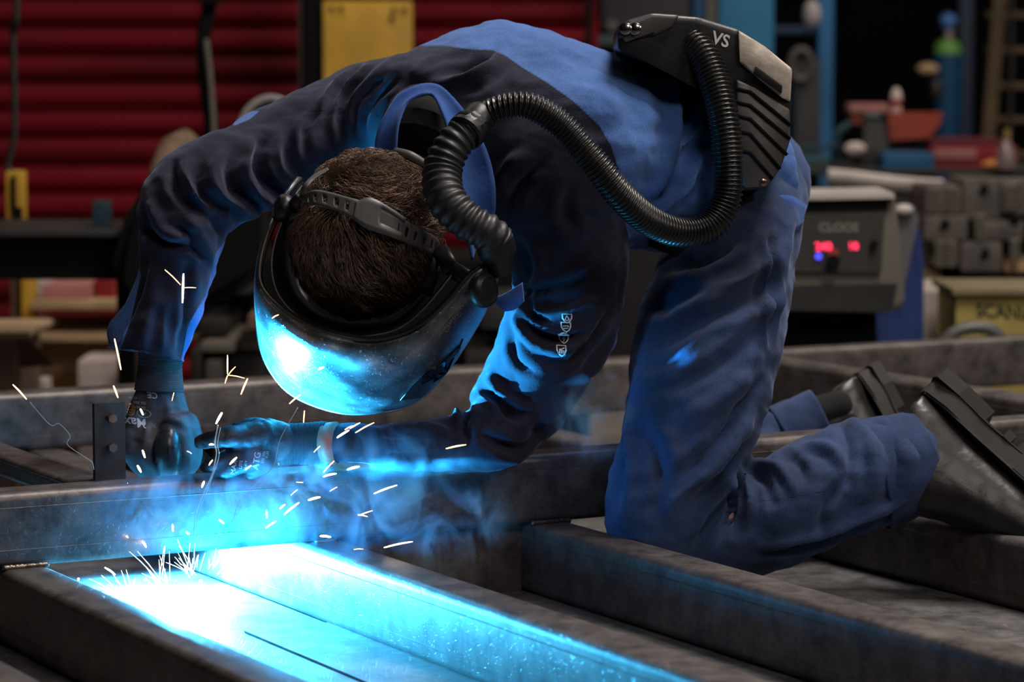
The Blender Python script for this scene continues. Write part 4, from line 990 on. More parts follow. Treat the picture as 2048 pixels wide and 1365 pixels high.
# ------------------------------------------------------------------ workshop behind
def rectbox(bm, x0, y0, x1, y1, d, t, floor=False, bevel=.006, rot=None):
    a = P(x0, y0, d); b = P(x1, y1, d)
    zb = 0.0 if floor else b.z
    box(bm, ((a.x + b.x) / 2, d + t / 2, (a.z + zb) / 2), (abs(b.x - a.x), t, abs(a.z - zb)), rot, bevel)
def solo(name, mat, label, cat, draw, auto=40, group=None, smooth=False):
    bm = bmesh.new(); draw(bm); o = bm_obj(name, bm, mat, None, smooth, auto); return tag(o, label, cat, group)
def thing(name, at_, label, cat, group=None): return empty(name, at_, label, cat, group)
def part(name, mat, parent, draw, auto=40, smooth=False, label=None):
    bm = bmesh.new(); draw(bm); o = bm_obj(name, bm, mat, parent, smooth, auto)
    if label: o['label'] = label
    return o
# red slatted shutter
def shutter(bm):
    D = 9.5; z0, z1 = 0.02, 3.2; x0, x1 = P(-120, 0, D).x, P(1186, 0, D).x; pitch = .0885; prof = []
    k = 0; z = z0
    while z < z1:
        for t, y in ((0, .022), (.10, .020), (.2, 0), (.42, -.010), (.68, -.008), (.88, .004), (.95, .020)):
            prof.append((z + t * pitch, y + (0.004 if k % 4 == 1 else 0)))
        z += pitch; k += 1
    f = [(bm.verts.new((x0, D + y, z)), bm.verts.new((x1, D + y, z)), bm.verts.new((x1, D + y + .02, z)), bm.verts.new((x0, D + y + .02, z))) for z, y in prof]
    for p, q in zip(f, f[1:]):
        bm.faces.new((p[0], p[1], q[1], q[0])); bm.faces.new((p[3], q[3], q[2], p[2]))
bm = bmesh.new(); shutter(bm); o = bm_obj('door_1', bm, M['red'], auto=25); o['kind'] = 'structure'
t = thing('steel_column', (P(622, 0, 8.9).x, 8.9, 0), 'black steel column standing beside the yellow panel', 'column')
part('web', M['black'], t, lambda bm: rectbox(bm, 600, -400, 645, 0, 8.9, .2, True))
part('flange', plain('rusty_edge', (.03, .018, .012), .7), t, lambda bm: rectbox(bm, 593, -400, 602, 0, 8.88, .02, True))
t = thing('machine_guard', P(735, 100, 8.85), 'yellow bolted metal panel fixed beside the black column', 'guard')
pan = part('sheet', M['yellow'], t, lambda bm: rectbox(bm, 646, 2, 826, 420, 8.85, .03, True))
for x, y in ((663, 16), (682, 16), (788, 20), (808, 20), (783, 37)):
    part('bolt', M['black'], t, lambda bm, x=x, y=y: cyl(bm, P(x, y, 8.855), P(x, y, 8.835), .0065))
solo('conduit', M['black'], 'thin black upright pipe at the right end of the red shutter', 'pipe', lambda bm: rectbox(bm, 1170, -300, 1184, 0, 9.3, .06, True))
solo('rail_post', M['red'], 'narrow red post right of the shutter', 'post', lambda bm: rectbox(bm, 1186, -300, 1198, 0, 9.6, .05, True))
# hanging hoses
solo('hanging_hose', M['black'], 'thick black hose hanging in front of the red shutter', 'hose', lambda bm: tube(bm, [P(x, y, 7.6) for x, y in catmull([(428, -500), (426, -90), (420, 0), (408, 70), (408, 130), (416, 200), (424, 270), (430, 470)], 6)], .019, 14))
solo('hose_clamp', M['black'], 'black clamp near the top of the hanging hose', 'clamp', lambda bm: box(bm, P(420, -2, 7.58), (.055, .06, .028), bevel=.006))
solo('grey_hose', M['greyp'], 'slim grey hose hanging beside the thick black hose', 'hose', lambda bm: tube(bm, [P(x, y, 7.55) for x, y in catmull([(412, 78), (416, 110), (422, 170), (428, 270), (436, 470)], 6)], .007, 12))
solo('curved_pipe', plain('pale_pipe', (.30, .27, .26), .4), 'pale curved pipe bending up behind the far sleeve', 'pipe', lambda bm: tube(bm, [P(x, y, 7.0) for x, y in catmull([(468, 330), (482, 250), (500, 216), (528, 199), (556, 199), (580, 216), (598, 260), (602, 470), (604, 1012)], 6)], .0095, 14))
t = thing('crane_pendant', P(28, 390, 7.2), 'yellow hoist control pendant hanging on a cable at the left', 'pendant')
part('cable', M['greyd'], t, lambda bm: tube(bm, [P(x, y, 7.2) for x, y in catmull([(36, -500), (34, 0), (27, 60), (29, 200), (28, 280), (16, 330), (26, 350)], 6)], .0085, 10))
part('sleeve', M['black'], t, lambda bm: tube(bm, [P(28, 42, 7.19), P(27, 62, 7.19)], .011, 12))
part('body', M['yellow'], t, lambda bm: rectbox(bm, 10, 342, 49, 442, 7.18, .05, False, .008))
part('button_strip', M['black'], t, lambda bm: rectbox(bm, 22, 352, 32, 430, 7.17, .02, False, .003))
part('lower_button', M['black'], t, lambda bm: rectbox(bm, 26, 415, 44, 440, 7.172, .015, False, .003))

# dark bench at the left
t = thing('dark_workbench', (P(120, 0, 6.6).x, 6.6, 0), 'black steel workbench at the left in front of the red shutter', 'workbench')
part('bench_top', M['greyd'], t, lambda bm: rectbox(bm, -200, 462, 250, 475, 6.5, .5))
part('apron', M['black'], t, lambda bm: rectbox(bm, -200, 475, 262, 560, 6.55, .4))
part('back_ledge', M['black'], t, lambda bm: rectbox(bm, -200, 447, 186, 463, 6.9, .05))
part('leg', M['black'], t, lambda bm: rectbox(bm, -60, 556, -30, 700, 6.6, .1, True))
part('leg', M['black'], t, lambda bm: rectbox(bm, 232, 556, 262, 700, 6.6, .1, True))
solo('square_upright', plain('slate_paint', (.02, .045, .06), .5), 'short slate blue square upright on the black workbench', 'upright', lambda bm: rectbox(bm, 184, 402, 220, 463, 6.62, .05))
def slump(bm):
    prism(bm, [P(x, y, 6.45) for x, y in [(300, 352), (345, 330), (440, 330), (520, 400), (520, 560), (420, 620), (250, 620), (218, 565), (232, 470), (262, 400)]], (0, .3, 0)); bmesh.ops.bevel(bm, geom=list(bm.edges), offset=.03, segments=3, affect='EDGES')
solo('tarpaulin', M['black'], 'black tarpaulin bundle slumped behind the far sleeve', 'tarpaulin', slump)
solo('burlap_roll', plain('burlap', (.16, .10, .06), .9, 0, .3, 20), 'tan cloth roll poking up behind the black tarpaulin', 'cloth', lambda bm: tube(bm, [P(322, 460, 6.62), P(330, 340, 6.7), P(350, 300, 6.75), P(368, 288, 6.86), P(400, 300, 6.84)], [.036, .036, .038, .036, .02], 14), smooth=True)
# rack with boxes
t = thing('storage_rack', (P(120, 0, 7.8).x, 7.8, 0), 'wooden storage rack with a yellow upright at the left', 'rack')
part('upright', M['yellow'], t, lambda bm: rectbox(bm, 42, 540, 68, 700, 7.75, .08, True))
part('upright', plain('brown_upright', (.10, .05, .025), .8), t, lambda bm: rectbox(bm, 20, 540, 42, 700, 7.78, .06, True))
part('upright', M['yellow'], t, lambda bm: rectbox(bm, 400, 540, 425, 700, 7.75, .08, True))
part('shelf', M['wood'], t, lambda bm: rectbox(bm, 62, 602, 430, 620, 7.7, .6))
part('shelf', M['wood'], t, lambda bm: rectbox(bm, -20, 668, 430, 684, 7.7, .6))
solo('paper_stack', M['pinkred'], 'faded pink and white packet on the upper rack shelf', 'packet', lambda bm: rectbox(bm, 84, 571, 180, 602, 7.74, .3))
solo('white_box', M['labelw'], 'low white box behind the pink packet on the upper rack shelf', 'box', lambda bm: rectbox(bm, 64, 561, 196, 602, 8.06, .2))
solo('red_box', M['boxred'], 'small dark red box at the right end of the upper rack shelf', 'box', lambda bm: rectbox(bm, 190, 556, 228, 602, 7.8, .2))
t = thing('cardboard_box', P(30, 740, 7.0), 'open cardboard box with a raised flap at the left edge', 'box')
part('side', plain('kraft_side', (.20, .13, .10), .9), t, lambda bm: rectbox(bm, -60, 676, 34, 700, 7.0, .35, True))
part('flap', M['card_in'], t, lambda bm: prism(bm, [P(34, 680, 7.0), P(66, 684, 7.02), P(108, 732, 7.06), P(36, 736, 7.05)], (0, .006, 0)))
part('top_edge', M['card'], t, lambda bm: rectbox(bm, -60, 664, 60, 676, 6.98, .36))
solo('carton', M['card'], 'large tan carton on the rack bottom beneath the lower shelf', 'carton', lambda bm: rectbox(bm, 70, 684, 250, 800, 7.85, .4, True))
t = thing('labelled_carton', P(200, 750, 7.5), 'pale carton with faint print beside the far glove', 'carton')
part('body', M['labelw'], t, lambda bm: rectbox(bm, 155, 722, 246, 800, 7.5, .25, True))
decal('print_line', Surf([o for o in t.children]), text_mesh('XXX-XXXX'.replace('X', '-')), (205, 755), (15, -1), (1, -15), M['btext'], t.children[0], .001)
solo('paper_roll', M['white'], 'short white roll in front of the tan carton', 'roll', lambda bm: rectbox(bm, 68, 762, 92, 800, 7.4, .1, True))
for k, (x0, x1) in enumerate(((247, 253), (256, 271))):
    solo('steel_bar', M['greyp'] if k else M['black'], ('pale grey' if k else 'black') + ' upright bar beside the labelled carton', 'bar', lambda bm, x0=x0, x1=x1: rectbox(bm, x0, 690, x1, 800, 7.3 + .1 * k, .05, True))
# dark machinery behind the helmet
t = thing('old_lathe', (P(500, 0, 7.0).x, 7.2, 0), 'dark cluttered lathe-like machine behind the helmet and far arm', 'machine')
part('housing', M['black'], t, lambda bm: rectbox(bm, 400, 520, 1180, 800, 7.6, .5, True))
for (x0, y0, x1, y1, dd, mm) in ((430, 565, 505, 590, 7.3, 'greyd'), (395, 640, 455, 672, 7.2, 'greyd'), (400, 685, 470, 705, 7.1, 'greyp'), (455, 700, 530, 770, 7.2, 'greyd'), (478, 660, 535, 700, 7.15, 'castiron'), (410, 720, 445, 770, 7.1, 'castiron'), (380, 700, 395, 780, 7.0, 'greyd'), (960, 600, 1040, 660, 7.2, 'greyd'), (930, 700, 1000, 740, 7.2, 'greyd')):
    part('casting', M[mm], t, lambda bm: rectbox(bm, x0, y0, x1, y1, dd, 7.62 - dd, False, .012))
solo('rusty_block', plain('rusty_block', (.20, .10, .065), .8), 'small reddish block on the dark machine beside the helmet', 'block', lambda bm: rectbox(bm, 495, 630, 540, 660, 7.05, .2, False, .01))

# ------------------------------------------------------------------ right side
t = thing('blue_cabinet', (P(1480, 0, 10.5).x, 10.5, 0), 'tall light blue cabinet behind the air filter pack', 'cabinet')
part('body', M['cyan_paint'], t, lambda bm: rectbox(bm, 1440, -300, 1548, 0, 10.5, .5, True))
part('side_panel', M['blue_paint'], t, lambda bm: rectbox(bm, 1390, -300, 1415, 0, 10.55, .4, True))
part('grey_panel', M['greyp'], t, lambda bm: rectbox(bm, 1415, -300, 1440, 0, 10.52, .4, True))
solo('blue_post', M['blue_paint'], 'narrow blue post right of the light blue cabinet', 'post', lambda bm: rectbox(bm, 1641, -300, 1668, 0, 10.8, .08, True))
solo('blue_rail', plain('navy_rail', (.01, .03, .07), .5), 'dark blue cross rail between cabinet and narrow post', 'rail', lambda bm: rectbox(bm, 1548, 52, 1641, 68, 10.85, .04))
solo('white_bulb', plain('cloth_white', (.42, .36, .36), .7), 'pale oval bag hanging above the blue rail', 'bag', lambda bm: ball(bm, P(1624, 28, 10.6), .032, 20, (1, .8, 1.55)), smooth=True)
def wheel(bm):
    for k in range(1): pass
    c = P(1602, 130, 10.0); tube(bm, [c + Vector((.034 * math.cos(a), 0, .05 * math.sin(a))) for a in np.linspace(0, 2 * math.pi, 26)], .014, 8)
solo('handwheel', plain('wheel_grey', (.07, .06, .06), .5), 'dim grey handwheel on the machine column below the pale bag', 'handwheel', wheel, smooth=True)
solo('drill_column', M['greyd'], 'dim column of a machine under the handwheel', 'column', lambda bm: rectbox(bm, 1592, 120, 1640, 300, 10.03, .15, True))
t = thing('gear_press', (P(1215, 0, 9.9).x, 9.9, 0), 'dark machine with a round knob above the back of the jacket', 'machine')
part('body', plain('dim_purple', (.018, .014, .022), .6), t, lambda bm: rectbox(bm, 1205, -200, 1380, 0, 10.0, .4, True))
part('knob', M['greyp'], t, lambda bm: cyl(bm, P(1225, 50, 10.0), P(1225, 50, 9.93), .018))
part('ledge', plain('teal_ledge', (.05, .08, .085), .5), t, lambda bm: rectbox(bm, 1180, 70, 1400, 92, 9.8, .25))
part('lamp_head', M['greyp'], t, lambda bm: ball(bm, P(1188, -2, 9.8), .018, 14))
# gas cylinder
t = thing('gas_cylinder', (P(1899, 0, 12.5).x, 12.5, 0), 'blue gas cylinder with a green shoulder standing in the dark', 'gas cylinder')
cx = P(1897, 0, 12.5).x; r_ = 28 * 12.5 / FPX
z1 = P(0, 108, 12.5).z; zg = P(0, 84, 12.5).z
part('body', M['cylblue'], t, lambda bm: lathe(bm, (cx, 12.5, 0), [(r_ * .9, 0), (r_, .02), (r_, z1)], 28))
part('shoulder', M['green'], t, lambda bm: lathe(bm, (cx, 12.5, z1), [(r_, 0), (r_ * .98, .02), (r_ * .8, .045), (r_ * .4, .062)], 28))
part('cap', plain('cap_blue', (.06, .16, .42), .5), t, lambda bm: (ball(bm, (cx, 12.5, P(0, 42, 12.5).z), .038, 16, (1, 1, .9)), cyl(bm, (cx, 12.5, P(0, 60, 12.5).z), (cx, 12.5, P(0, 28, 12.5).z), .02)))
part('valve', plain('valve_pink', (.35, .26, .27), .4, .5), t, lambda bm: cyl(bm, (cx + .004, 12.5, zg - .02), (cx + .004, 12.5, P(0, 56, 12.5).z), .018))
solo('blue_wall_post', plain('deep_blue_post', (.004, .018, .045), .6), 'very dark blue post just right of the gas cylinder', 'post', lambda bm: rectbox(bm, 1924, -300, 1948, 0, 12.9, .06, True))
# wooden ladder shelf
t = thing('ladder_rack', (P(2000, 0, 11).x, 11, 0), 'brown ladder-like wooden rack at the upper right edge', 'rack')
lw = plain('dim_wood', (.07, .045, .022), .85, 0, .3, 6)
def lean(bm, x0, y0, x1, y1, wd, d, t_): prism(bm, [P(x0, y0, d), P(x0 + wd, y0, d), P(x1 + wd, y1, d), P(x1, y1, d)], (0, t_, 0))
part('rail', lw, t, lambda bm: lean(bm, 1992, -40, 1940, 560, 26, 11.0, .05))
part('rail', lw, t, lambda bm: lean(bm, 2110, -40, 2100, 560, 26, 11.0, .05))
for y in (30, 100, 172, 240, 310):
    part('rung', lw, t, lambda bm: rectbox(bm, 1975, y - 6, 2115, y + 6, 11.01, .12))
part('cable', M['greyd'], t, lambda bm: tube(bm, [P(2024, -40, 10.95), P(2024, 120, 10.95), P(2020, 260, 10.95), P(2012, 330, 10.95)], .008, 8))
t = thing('tool_stand', (P(1868, 0, 11.8).x, 11.9, 0), 'dark tool stand with a small tan head left of the gas cylinder', 'stand')
part('pole', M['black'], t, lambda bm: rectbox(bm, 1862, 130, 1874, 0, 11.86, .04, True))
part('head', M['wood'], t, lambda bm: ball(bm, P(1856, 138, 11.8), .03, 12, (1.5, .8, .8)), smooth=True)
part('arm', M['greyd'], t, lambda bm: ball(bm, P(1873, 180, 11.8), .03, 12, (.9, .8, 1.6)), smooth=True)
# bench with clutter behind the machine
t = thing('parts_table', (P(1800, 0, 9.4).x, 9.6, 0), 'dark steel table carrying red tools and parts behind the machine', 'table')
part('table_top', M['greyd'], t, lambda bm: rectbox(bm, 1600, 338, 2120, 350, 9.2, .9))
for x in (1610, 2100): part('leg', M['greyd'], t, lambda bm: rectbox(bm, x, 348, x + 18, 400, 9.5, .1, True))
t = thing('bench_vice', P(1800, 300, 9.5), 'orange red vice-like tool with a grey neck on the parts table', 'vice')
part('jaw', M['orange'], t, lambda bm: prism(bm, [P(x, y, 9.4) for x, y in [(1775, 226), (1886, 226), (1880, 248), (1858, 276), (1782, 282)]], (0, .12, 0)), label='orange red jaw')
part('neck', plain('neck_grey', (.10, .095, .08), .6), t, lambda bm: rectbox(bm, 1728, 234, 1778, 300, 9.45, .1))
part('arm', M['orange'], t, lambda bm: prism(bm, [P(x, y, 9.42) for x, y in [(1703, 226), (1728, 226), (1722, 250), (1706, 246)]], (0, .1, 0)))
part('top_pad', M['pinkred'], t, lambda bm: rectbox(bm, 1700, 208, 1778, 226, 9.4, .14))
part('base', M['greyd'], t, lambda bm: rectbox(bm, 1715, 298, 1840, 340, 9.45, .14))
t = thing('spray_bottle', P(1792, 200, 9.44), 'small pale bottle with a red band standing on the orange vice', 'bottle')
c_ = P(1792, 226, 9.47)
part('body', M['labelw'], t, lambda bm: lathe(bm, c_, [(.017, 0), (.018, .012), (.018, .055), (.012, .072), (.007, .080)], 18), smooth=True)
part('label_band', M['boxred'], t, lambda bm: lathe(bm, c_ + Vector((0, 0, .022)), [(.0186, 0), (.0186, .02)], 18))
part('blue_base', M['blue_paint'], thing('blue_crate', P(1790, 320, 9.3), 'dusty blue crate under the orange vice', 'crate'), lambda bm: rectbox(bm, 1768, 306, 1868, 338, 9.25, .15))
t = thing('red_case', P(1945, 310, 9.3), 'red case with a pale label on the parts table', 'case')
rc = part('body', M['boxred'], t, lambda bm: rectbox(bm, 1862, 292, 2034, 338, 9.3, .3))
part('lid', plain('case_lid', (.10, .006, .012), .5), t, lambda bm: rectbox(bm, 1862, 278, 2010, 291, 9.32, .26))
part('label', plain('case_label', (.42, .16, .15), .7), rc, lambda bm: rectbox(bm, 1870, 298, 1952, 318, 9.29, .012, False, .001))
t = thing('wrapped_bottle', P(2012, 310, 9.1), 'clear bottle with a yellow cap in front of the red case', 'bottle')
part('body', plain('bottle_film', (.25, .18, .18), .2), t, lambda bm: lathe(bm, P(2012, 338, 9.15), [(.03, 0), (.032, .02), (.028, .05), (.012, .09)], 16), smooth=True)
part('cap', M['ochre'], t, lambda bm: cyl(bm, P(2014, 278, 9.15), P(2014, 258, 9.15), .01))
solo('orange_rag', plain('orange_rag', (.55, .20, .04), .9), 'bright orange rag on the parts table', 'rag', lambda bm: ball(bm, P(1996, 330, 9.22), .05, 16, (1.1, .7, .35)), smooth=True)
for k, (x, y, mm, lb) in enumerate(((1710, 298, 'labelw', 'pale roundish part beside the vice base'),)):
    solo('small_part', M[mm], lb, 'part', lambda bm: ball(bm, P(x, y, 9.4 if k == 0 else 11.8), .028, 12, (1.3, .8, .8)), smooth=True)
t = thing('teal_frame', (P(1640, 0, 9.8).x, 9.8, 0), 'dark teal tube stand behind the jacket hip', 'stand')
tf = plain('teal_tube', (.012, .045, .06), .5)
part('tube_frame', tf, t, lambda bm: tube(bm, [P(x, y, 9.8) for x, y in catmull([(1672, 560), (1672, 300), (1690, 256), (1735, 236), (1760, 238)], 6)], .016, 10))
part('tray', plain('teal_tray', (.012, .07, .10), .5), t, lambda bm: rectbox(bm, 1600, 312, 1660, 334, 9.7, .2))
part('tray_arm', tf, t, lambda bm: rectbox(bm, 1600, 290, 1680, 300, 9.75, .05))
# pale casting across the die blocks
def bar(bm):
    tube(bm, [P(x, y, 8.4) for x, y in catmull([(1655, 352), (1700, 356), (1780, 366), (1850, 372), (1885, 374)], 6)], [.022] * 25, 14, flat=.8)
t = thing('pale_bar', P(1760, 362, 8.4), 'long pale grey bar lying above the machine and die blocks', 'bar')
part('shaft', plain('pale_steel', (.42, .37, .34), .45, .2), t, bar, smooth=True)
part('bracket', plain('pale_bracket', (.28, .23, .18), .6), t, lambda bm: prism(bm, [P(x, y, 8.42) for x, y in [(1680, 366), (1720, 372), (1702, 392), (1668, 392)]], (0, .06, 0)))
part('support', M['castiron'], t, lambda bm: rectbox(bm, 1700, 378, 1870, 440, 8.45, .3, True))
# die blocks with drilled holes
def die_block(x0, y0, x1, y1, d, holes, bolts, lb, floor=True):
    t = thing('die_block', P((x0 + x1) / 2, y1, d), lb, 'machine block', 'drilled grey machine blocks at the right')
    part('body', M['castiron'], t, lambda bm: rectbox(bm, x0, y0, x1, y1, d, .3, False, .012))
    for x, y, r in holes: part('bore', M['black'], t, lambda bm: cyl(bm, P(x, y, d - .001), P(x, y, d + .02), r))
    for x, ys in bolts:
        for y in ys: part('fin', M['greyp'], t, lambda bm: tube(bm, [P(x - 9, y, d - .004), P(x, y + 4, d - .014), P(x + 9, y, d - .004)], .005, 6))
die_block(1852, 372, 1924, 430, 8.0, [], [(1870, range(376, 430, 9)), (1902, range(376, 430, 9))], 'grey machine block with two fin rows, upper left of the stack')
die_block(1926, 358, 2000, 440, 8.02, [(1964, 380, .018)], [(2020, range(370, 420, 9))], 'grey machine block with one bore, upper middle of the stack')
die_block(2002, 362, 2110, 430, 8.04, [], [(2030, range(366, 430, 9))], 'grey machine block cut by the right photo edge')
die_block(1848, 432, 1936, 482, 7.96, [(1886, 450, .018)], [(1960, range(430, 482, 9))], 'grey machine block with one bore, middle left of the stack')
die_block(1950, 442, 2050, 482, 7.98, [(2028, 440, .017)], [], 'grey machine block with a bore near the right edge')
die_block(1862, 484, 1920, 530, 7.94, [(1870, 500, .02)], [(1880, range(484, 530, 9)), (1902, range(484, 530, 9))], 'grey machine block with fins, lower left of the stack')
die_block(1922, 484, 2004, 545, 7.96, [(1966, 508, .018)], [(2030, range(480, 520, 9))], 'grey machine block with one bore, lowest of the stack')
t = thing('wooden_pallet', (P(1960, 0, 8).x, 8.1, 0), 'wooden pallet and plinth under the stacked grey machine blocks', 'pallet')
part('plinth', M['black'], t, lambda bm: rectbox(bm, 1880, 545, 2110, 566, 8.05, .35, True))
part('deck', M['wood'], t, lambda bm: rectbox(bm, 1852, 545, 1884, 575, 8.0, .3, True))
part('deck', M['wood'], t, lambda bm: rectbox(bm, 2010, 525, 2110, 545, 8.0, .3))
# pale partition and ochre crate
solo('pale_chest', plain('cream', (.42, .36, .31), .7, 0, .1, 3), 'plain cream chest between the blue drum and the yellow crate', 'chest', lambda bm: rectbox(bm, 1800, 582, 2110, 640, 7.2, .4, True))
t = thing('yellow_crate', P(1980, 630, 7.0), 'yellow crate with black lettering at the right edge', 'crate')
cr = part('body', M['ochre'], t, lambda bm: rectbox(bm, 1912, 592, 2140, 664, 6.8, .3, True))
part('lid', plain('crate_lid', (.20, .16, .08), .7), t, lambda bm: rectbox(bm, 1905, 578, 2140, 592, 6.78, .34))
decal('lettering', Surf([cr]), text_mesh('SCANIA', True), (2010, 625), (33, 2), (-2, -38), M['btext'], cr, .002)
def hump(bm): tube(bm, [P(x, y, 6.4) for x, y in catmull([(1880, 700), (1905, 668), (1945, 656), (1985, 662), (2010, 690)], 6)], .014, 12)
solo('rubber_hose', plain('hose_grey', (.10, .10, .10), .4), 'grey black hose hump in front of the yellow crate', 'hose', hump, smooth=True)
# welding power source
t = thing('welding_power_source', (P(1700, 0, 6.4).x, 6.5, 0), 'grey welding power source with a red digital display', 'welding machine')
def wp(bm):
    prism(bm, [P(x, y, 6.3) for x, y in [(1560, 392), (1786, 388), (1792, 396), (1812, 610), (1780, 628), (1560, 620)]], (0, .35, 0)); bmesh.ops.bevel(bm, geom=list(bm.edges), offset=.01, segments=3, affect='EDGES')
hb = part('housing', M['greyp'], t, wp)
part('top_edge', plain('top_edge', (.5, .44, .40), .45), t, lambda bm: prism(bm, [P(x, y, 6.28) for x, y in [(1560, 390), (1788, 386), (1790, 397), (1560, 401)]], (0, .3, 0)))
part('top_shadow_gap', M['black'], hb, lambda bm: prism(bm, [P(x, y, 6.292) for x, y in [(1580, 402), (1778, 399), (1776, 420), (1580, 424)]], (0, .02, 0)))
fp = part('front_panel', plain('panel_dark', (.035, .03, .026), .5), t, lambda bm: prism(bm, [P(x, y, 6.288) for x, y in [(1580, 432), (1770, 430), (1762, 546), (1580, 544)]], (0, .02, 0)))
part('lower_front', M['greyd'], t, lambda bm: prism(bm, [P(x, y, 6.286) for x, y in [(1570, 572), (1795, 568), (1784, 625), (1570, 622)]], (0, .02, 0)))
part('pedestal', M['black'], t, lambda bm: rectbox(bm, 1560, 620, 1752, 700, 6.38, .3, True))
Sf = Surf([fp])
decal('lettering', Sf, text_mesh('CLOOS', True), (1677, 456), (24, 0), (0, -24), M['wtext'], fp, .002)
def digits(s_, c_, k): decal('digital_display', Sf, text_mesh(s_, True), c_, (k, 0), (k * -.1, -k), M['led'], fp, .003)
digits('240', (1647, 494), 22); digits('18', (1706, 493), 20)
part('status_lamp', M['ledb'], fp, lambda bm: tube(bm, [P(1637, 513, 6.283) + Vector((.005 * math.cos(a), 0, .005 * math.sin(a))) for a in np.linspace(0, 2 * math.pi, 14)], .0014, 6))
part('knob', plain('knob_red', (.35, .05, .04), .4), fp, lambda bm: cyl(bm, P(1667, 508, 6.29), P(1667, 508, 6.27), .011))
part('knob', M['black'], fp, lambda bm: cyl(bm, P(1667, 522, 6.29), P(1667, 522, 6.265), .014))
part('socket', M['black'], fp, lambda bm: cyl(bm, P(1748, 489, 6.29), P(1748, 489, 6.275), .009))
# gas bottle or drum in blue beside it
t = thing('blue_drum', (P(1800, 0, 6.9).x, 6.9, 0), 'blue drum with a grey sloping side behind the welding power source', 'drum')
part('body', M['bluedrum'], t, lambda bm: (prism(bm, [P(x, y, 6.72) for x, y in [(1760, 460), (1838, 440), (1850, 500), (1850, 760), (1746, 760), (1746, 600)]], (0, .3, 0)), bmesh.ops.bevel(bm, geom=list(bm.edges), offset=.02, segments=3, affect='EDGES')))
part('grey_side', plain('drum_grey', (.11, .10, .11), .6), t, lambda bm: (prism(bm, [P(x, y, 6.69) for x, y in [(1795, 420), (1828, 412), (1838, 440), (1812, 560), (1806, 600), (1790, 500)]], (0, .15, 0))))
part('white_cap', M['white'], t, lambda bm: ball(bm, P(1808, 420, 6.68), .022, 14, (1, .8, .6)))
solo('floor_stand', M['bluedrum'], 'blue base panel low behind the power source', 'panel', lambda bm: rectbox(bm, 1560, 640, 1745, 700, 6.95, .1, True))

# ------------------------------------------------------------------ the weld: sparks, spatter, smoke
bm = bmesh.new(); ball(bm, ARC, .007, 12); tag(bm_obj('welding_arc', bm, M['arc'], smooth=True), 'white hot arc at the torch tip behind the cross tube', 'arc')
SP = """367 548 365 606 5|330 540 361 570 2|366 576 392 576 1.5|455 711 455 749 3|456 751 471 734 2|456 751 489 757 2|455 752 450 767 2.5|495 758 482 789 4|229 678 242 740 4.5|227 772 236 796 4.5|26 770 53 799 4
601 790 579 808 3.5|609 822 607 846 3|444 826 432 848 6|544 637 557 630 3|637 740 648 735 5|348 786 344 802 1.6|281 819 286 830 5|285 901 290 916 5|275 932 282 945 6|374 903 383 908 2|419 890 427 890 5|473 916 460 929 5|425 921 418 931 4
502 932 491 940 4|408 964 404 975 6|255 967 256 971 4|674 876 698 861 5|668 923 647 945 2.5|647 954 672 948 5|593 965 606 966 2|582 991 595 980 2|892 898 932 890 4|711 866 748 846 3|748 988 794 971 4|768 1096 825 1084 4|717 1032 745 1022 3|716 1030 735 1034 3
641 1073 661 1075 6|695 940 718 934 6|617 1001 640 995 6|568 1030 598 1006 5|532 1057 552 1043 4|533 1022 534 1037 4|438 1040 448 1048 5|345 1050 346 1063 5|373 1065 378 1069 6|285 1083 292 1095 6|248 1070 256 1076 4|240 1035 242 1040 6|197 1075 213 1078 4
150 1118 165 1120 4|157 1003 163 1006 3|708 1100 726 1099 2|690 860 706 852 3|560 1018 570 1010 4|700 858 720 846 3|40 1120 44 1126 2|210 1136 230 1150 5|775 1326 805 1324 4|728 1348 745 1356 4|660 983 674 975 2|628 905 640 893 2|113 992 119 997 2"""
G = 'sparks flying off the weld'
def sp_label(x, y, L_):
    if x < 120: return 'lone orange spark at the left above the steel tube'
    if y < 620 and x < 400: return 'branching orange spark streak against the far forearm'
    if 440 < x < 500 and y < 800: return 'forked yellow spark between the far hand and the helmet'
    if x < 260 and y < 800: return 'long orange spark beside the far cuff'
    if x > 880: return 'orange spark streak over the near forearm'
    if y < 860: return 'small orange spark close to the helmet edge or hands'
    if y < 960: return 'small orange spark near the gloves above the cross tube'
    if x > 520: return 'short pink white spark streak in the blue smoke'
    return 'small glowing spark in front of the cross tube'
n_ = 0
for s_ in SP.replace('\n', '|').split('|'):
    x0, y0, x1, y1, wd = map(float, s_.split()); d0 = 3.93 if y0 > 950 else 3.86 if y0 > 620 and x0 < 900 else 3.85
    if 200 < x0 < 300 and y0 < 760: d0 = 3.95
    a = P(x0, y0, d0); b = P(x1, y1, d0 + .03 * random.uniform(-1, 1)); mid = (a + b) / 2 + Vector((0, 0, .02 * (a - b).length))
    r_ = wd * .38 * d0 / FPX; bm = bmesh.new(); path = [Vector(v) for v in catmull([tuple(a), tuple(mid), tuple(b)], 5)]; m_ = len(path)
    tube(bm, path, [r_ * (.25 + .75 * math.sin(math.pi * min(1, .12 + .8 * k / (m_ - 1))) ** .7) for k in range(m_)], 8)
    o = bm_obj('spark', bm, M['spark_hot'] if wd >= 5 or y0 > 960 and wd > 3 else M['spark'], smooth=True); tag(o, sp_label(x0, y0, 0), 'spark', G)
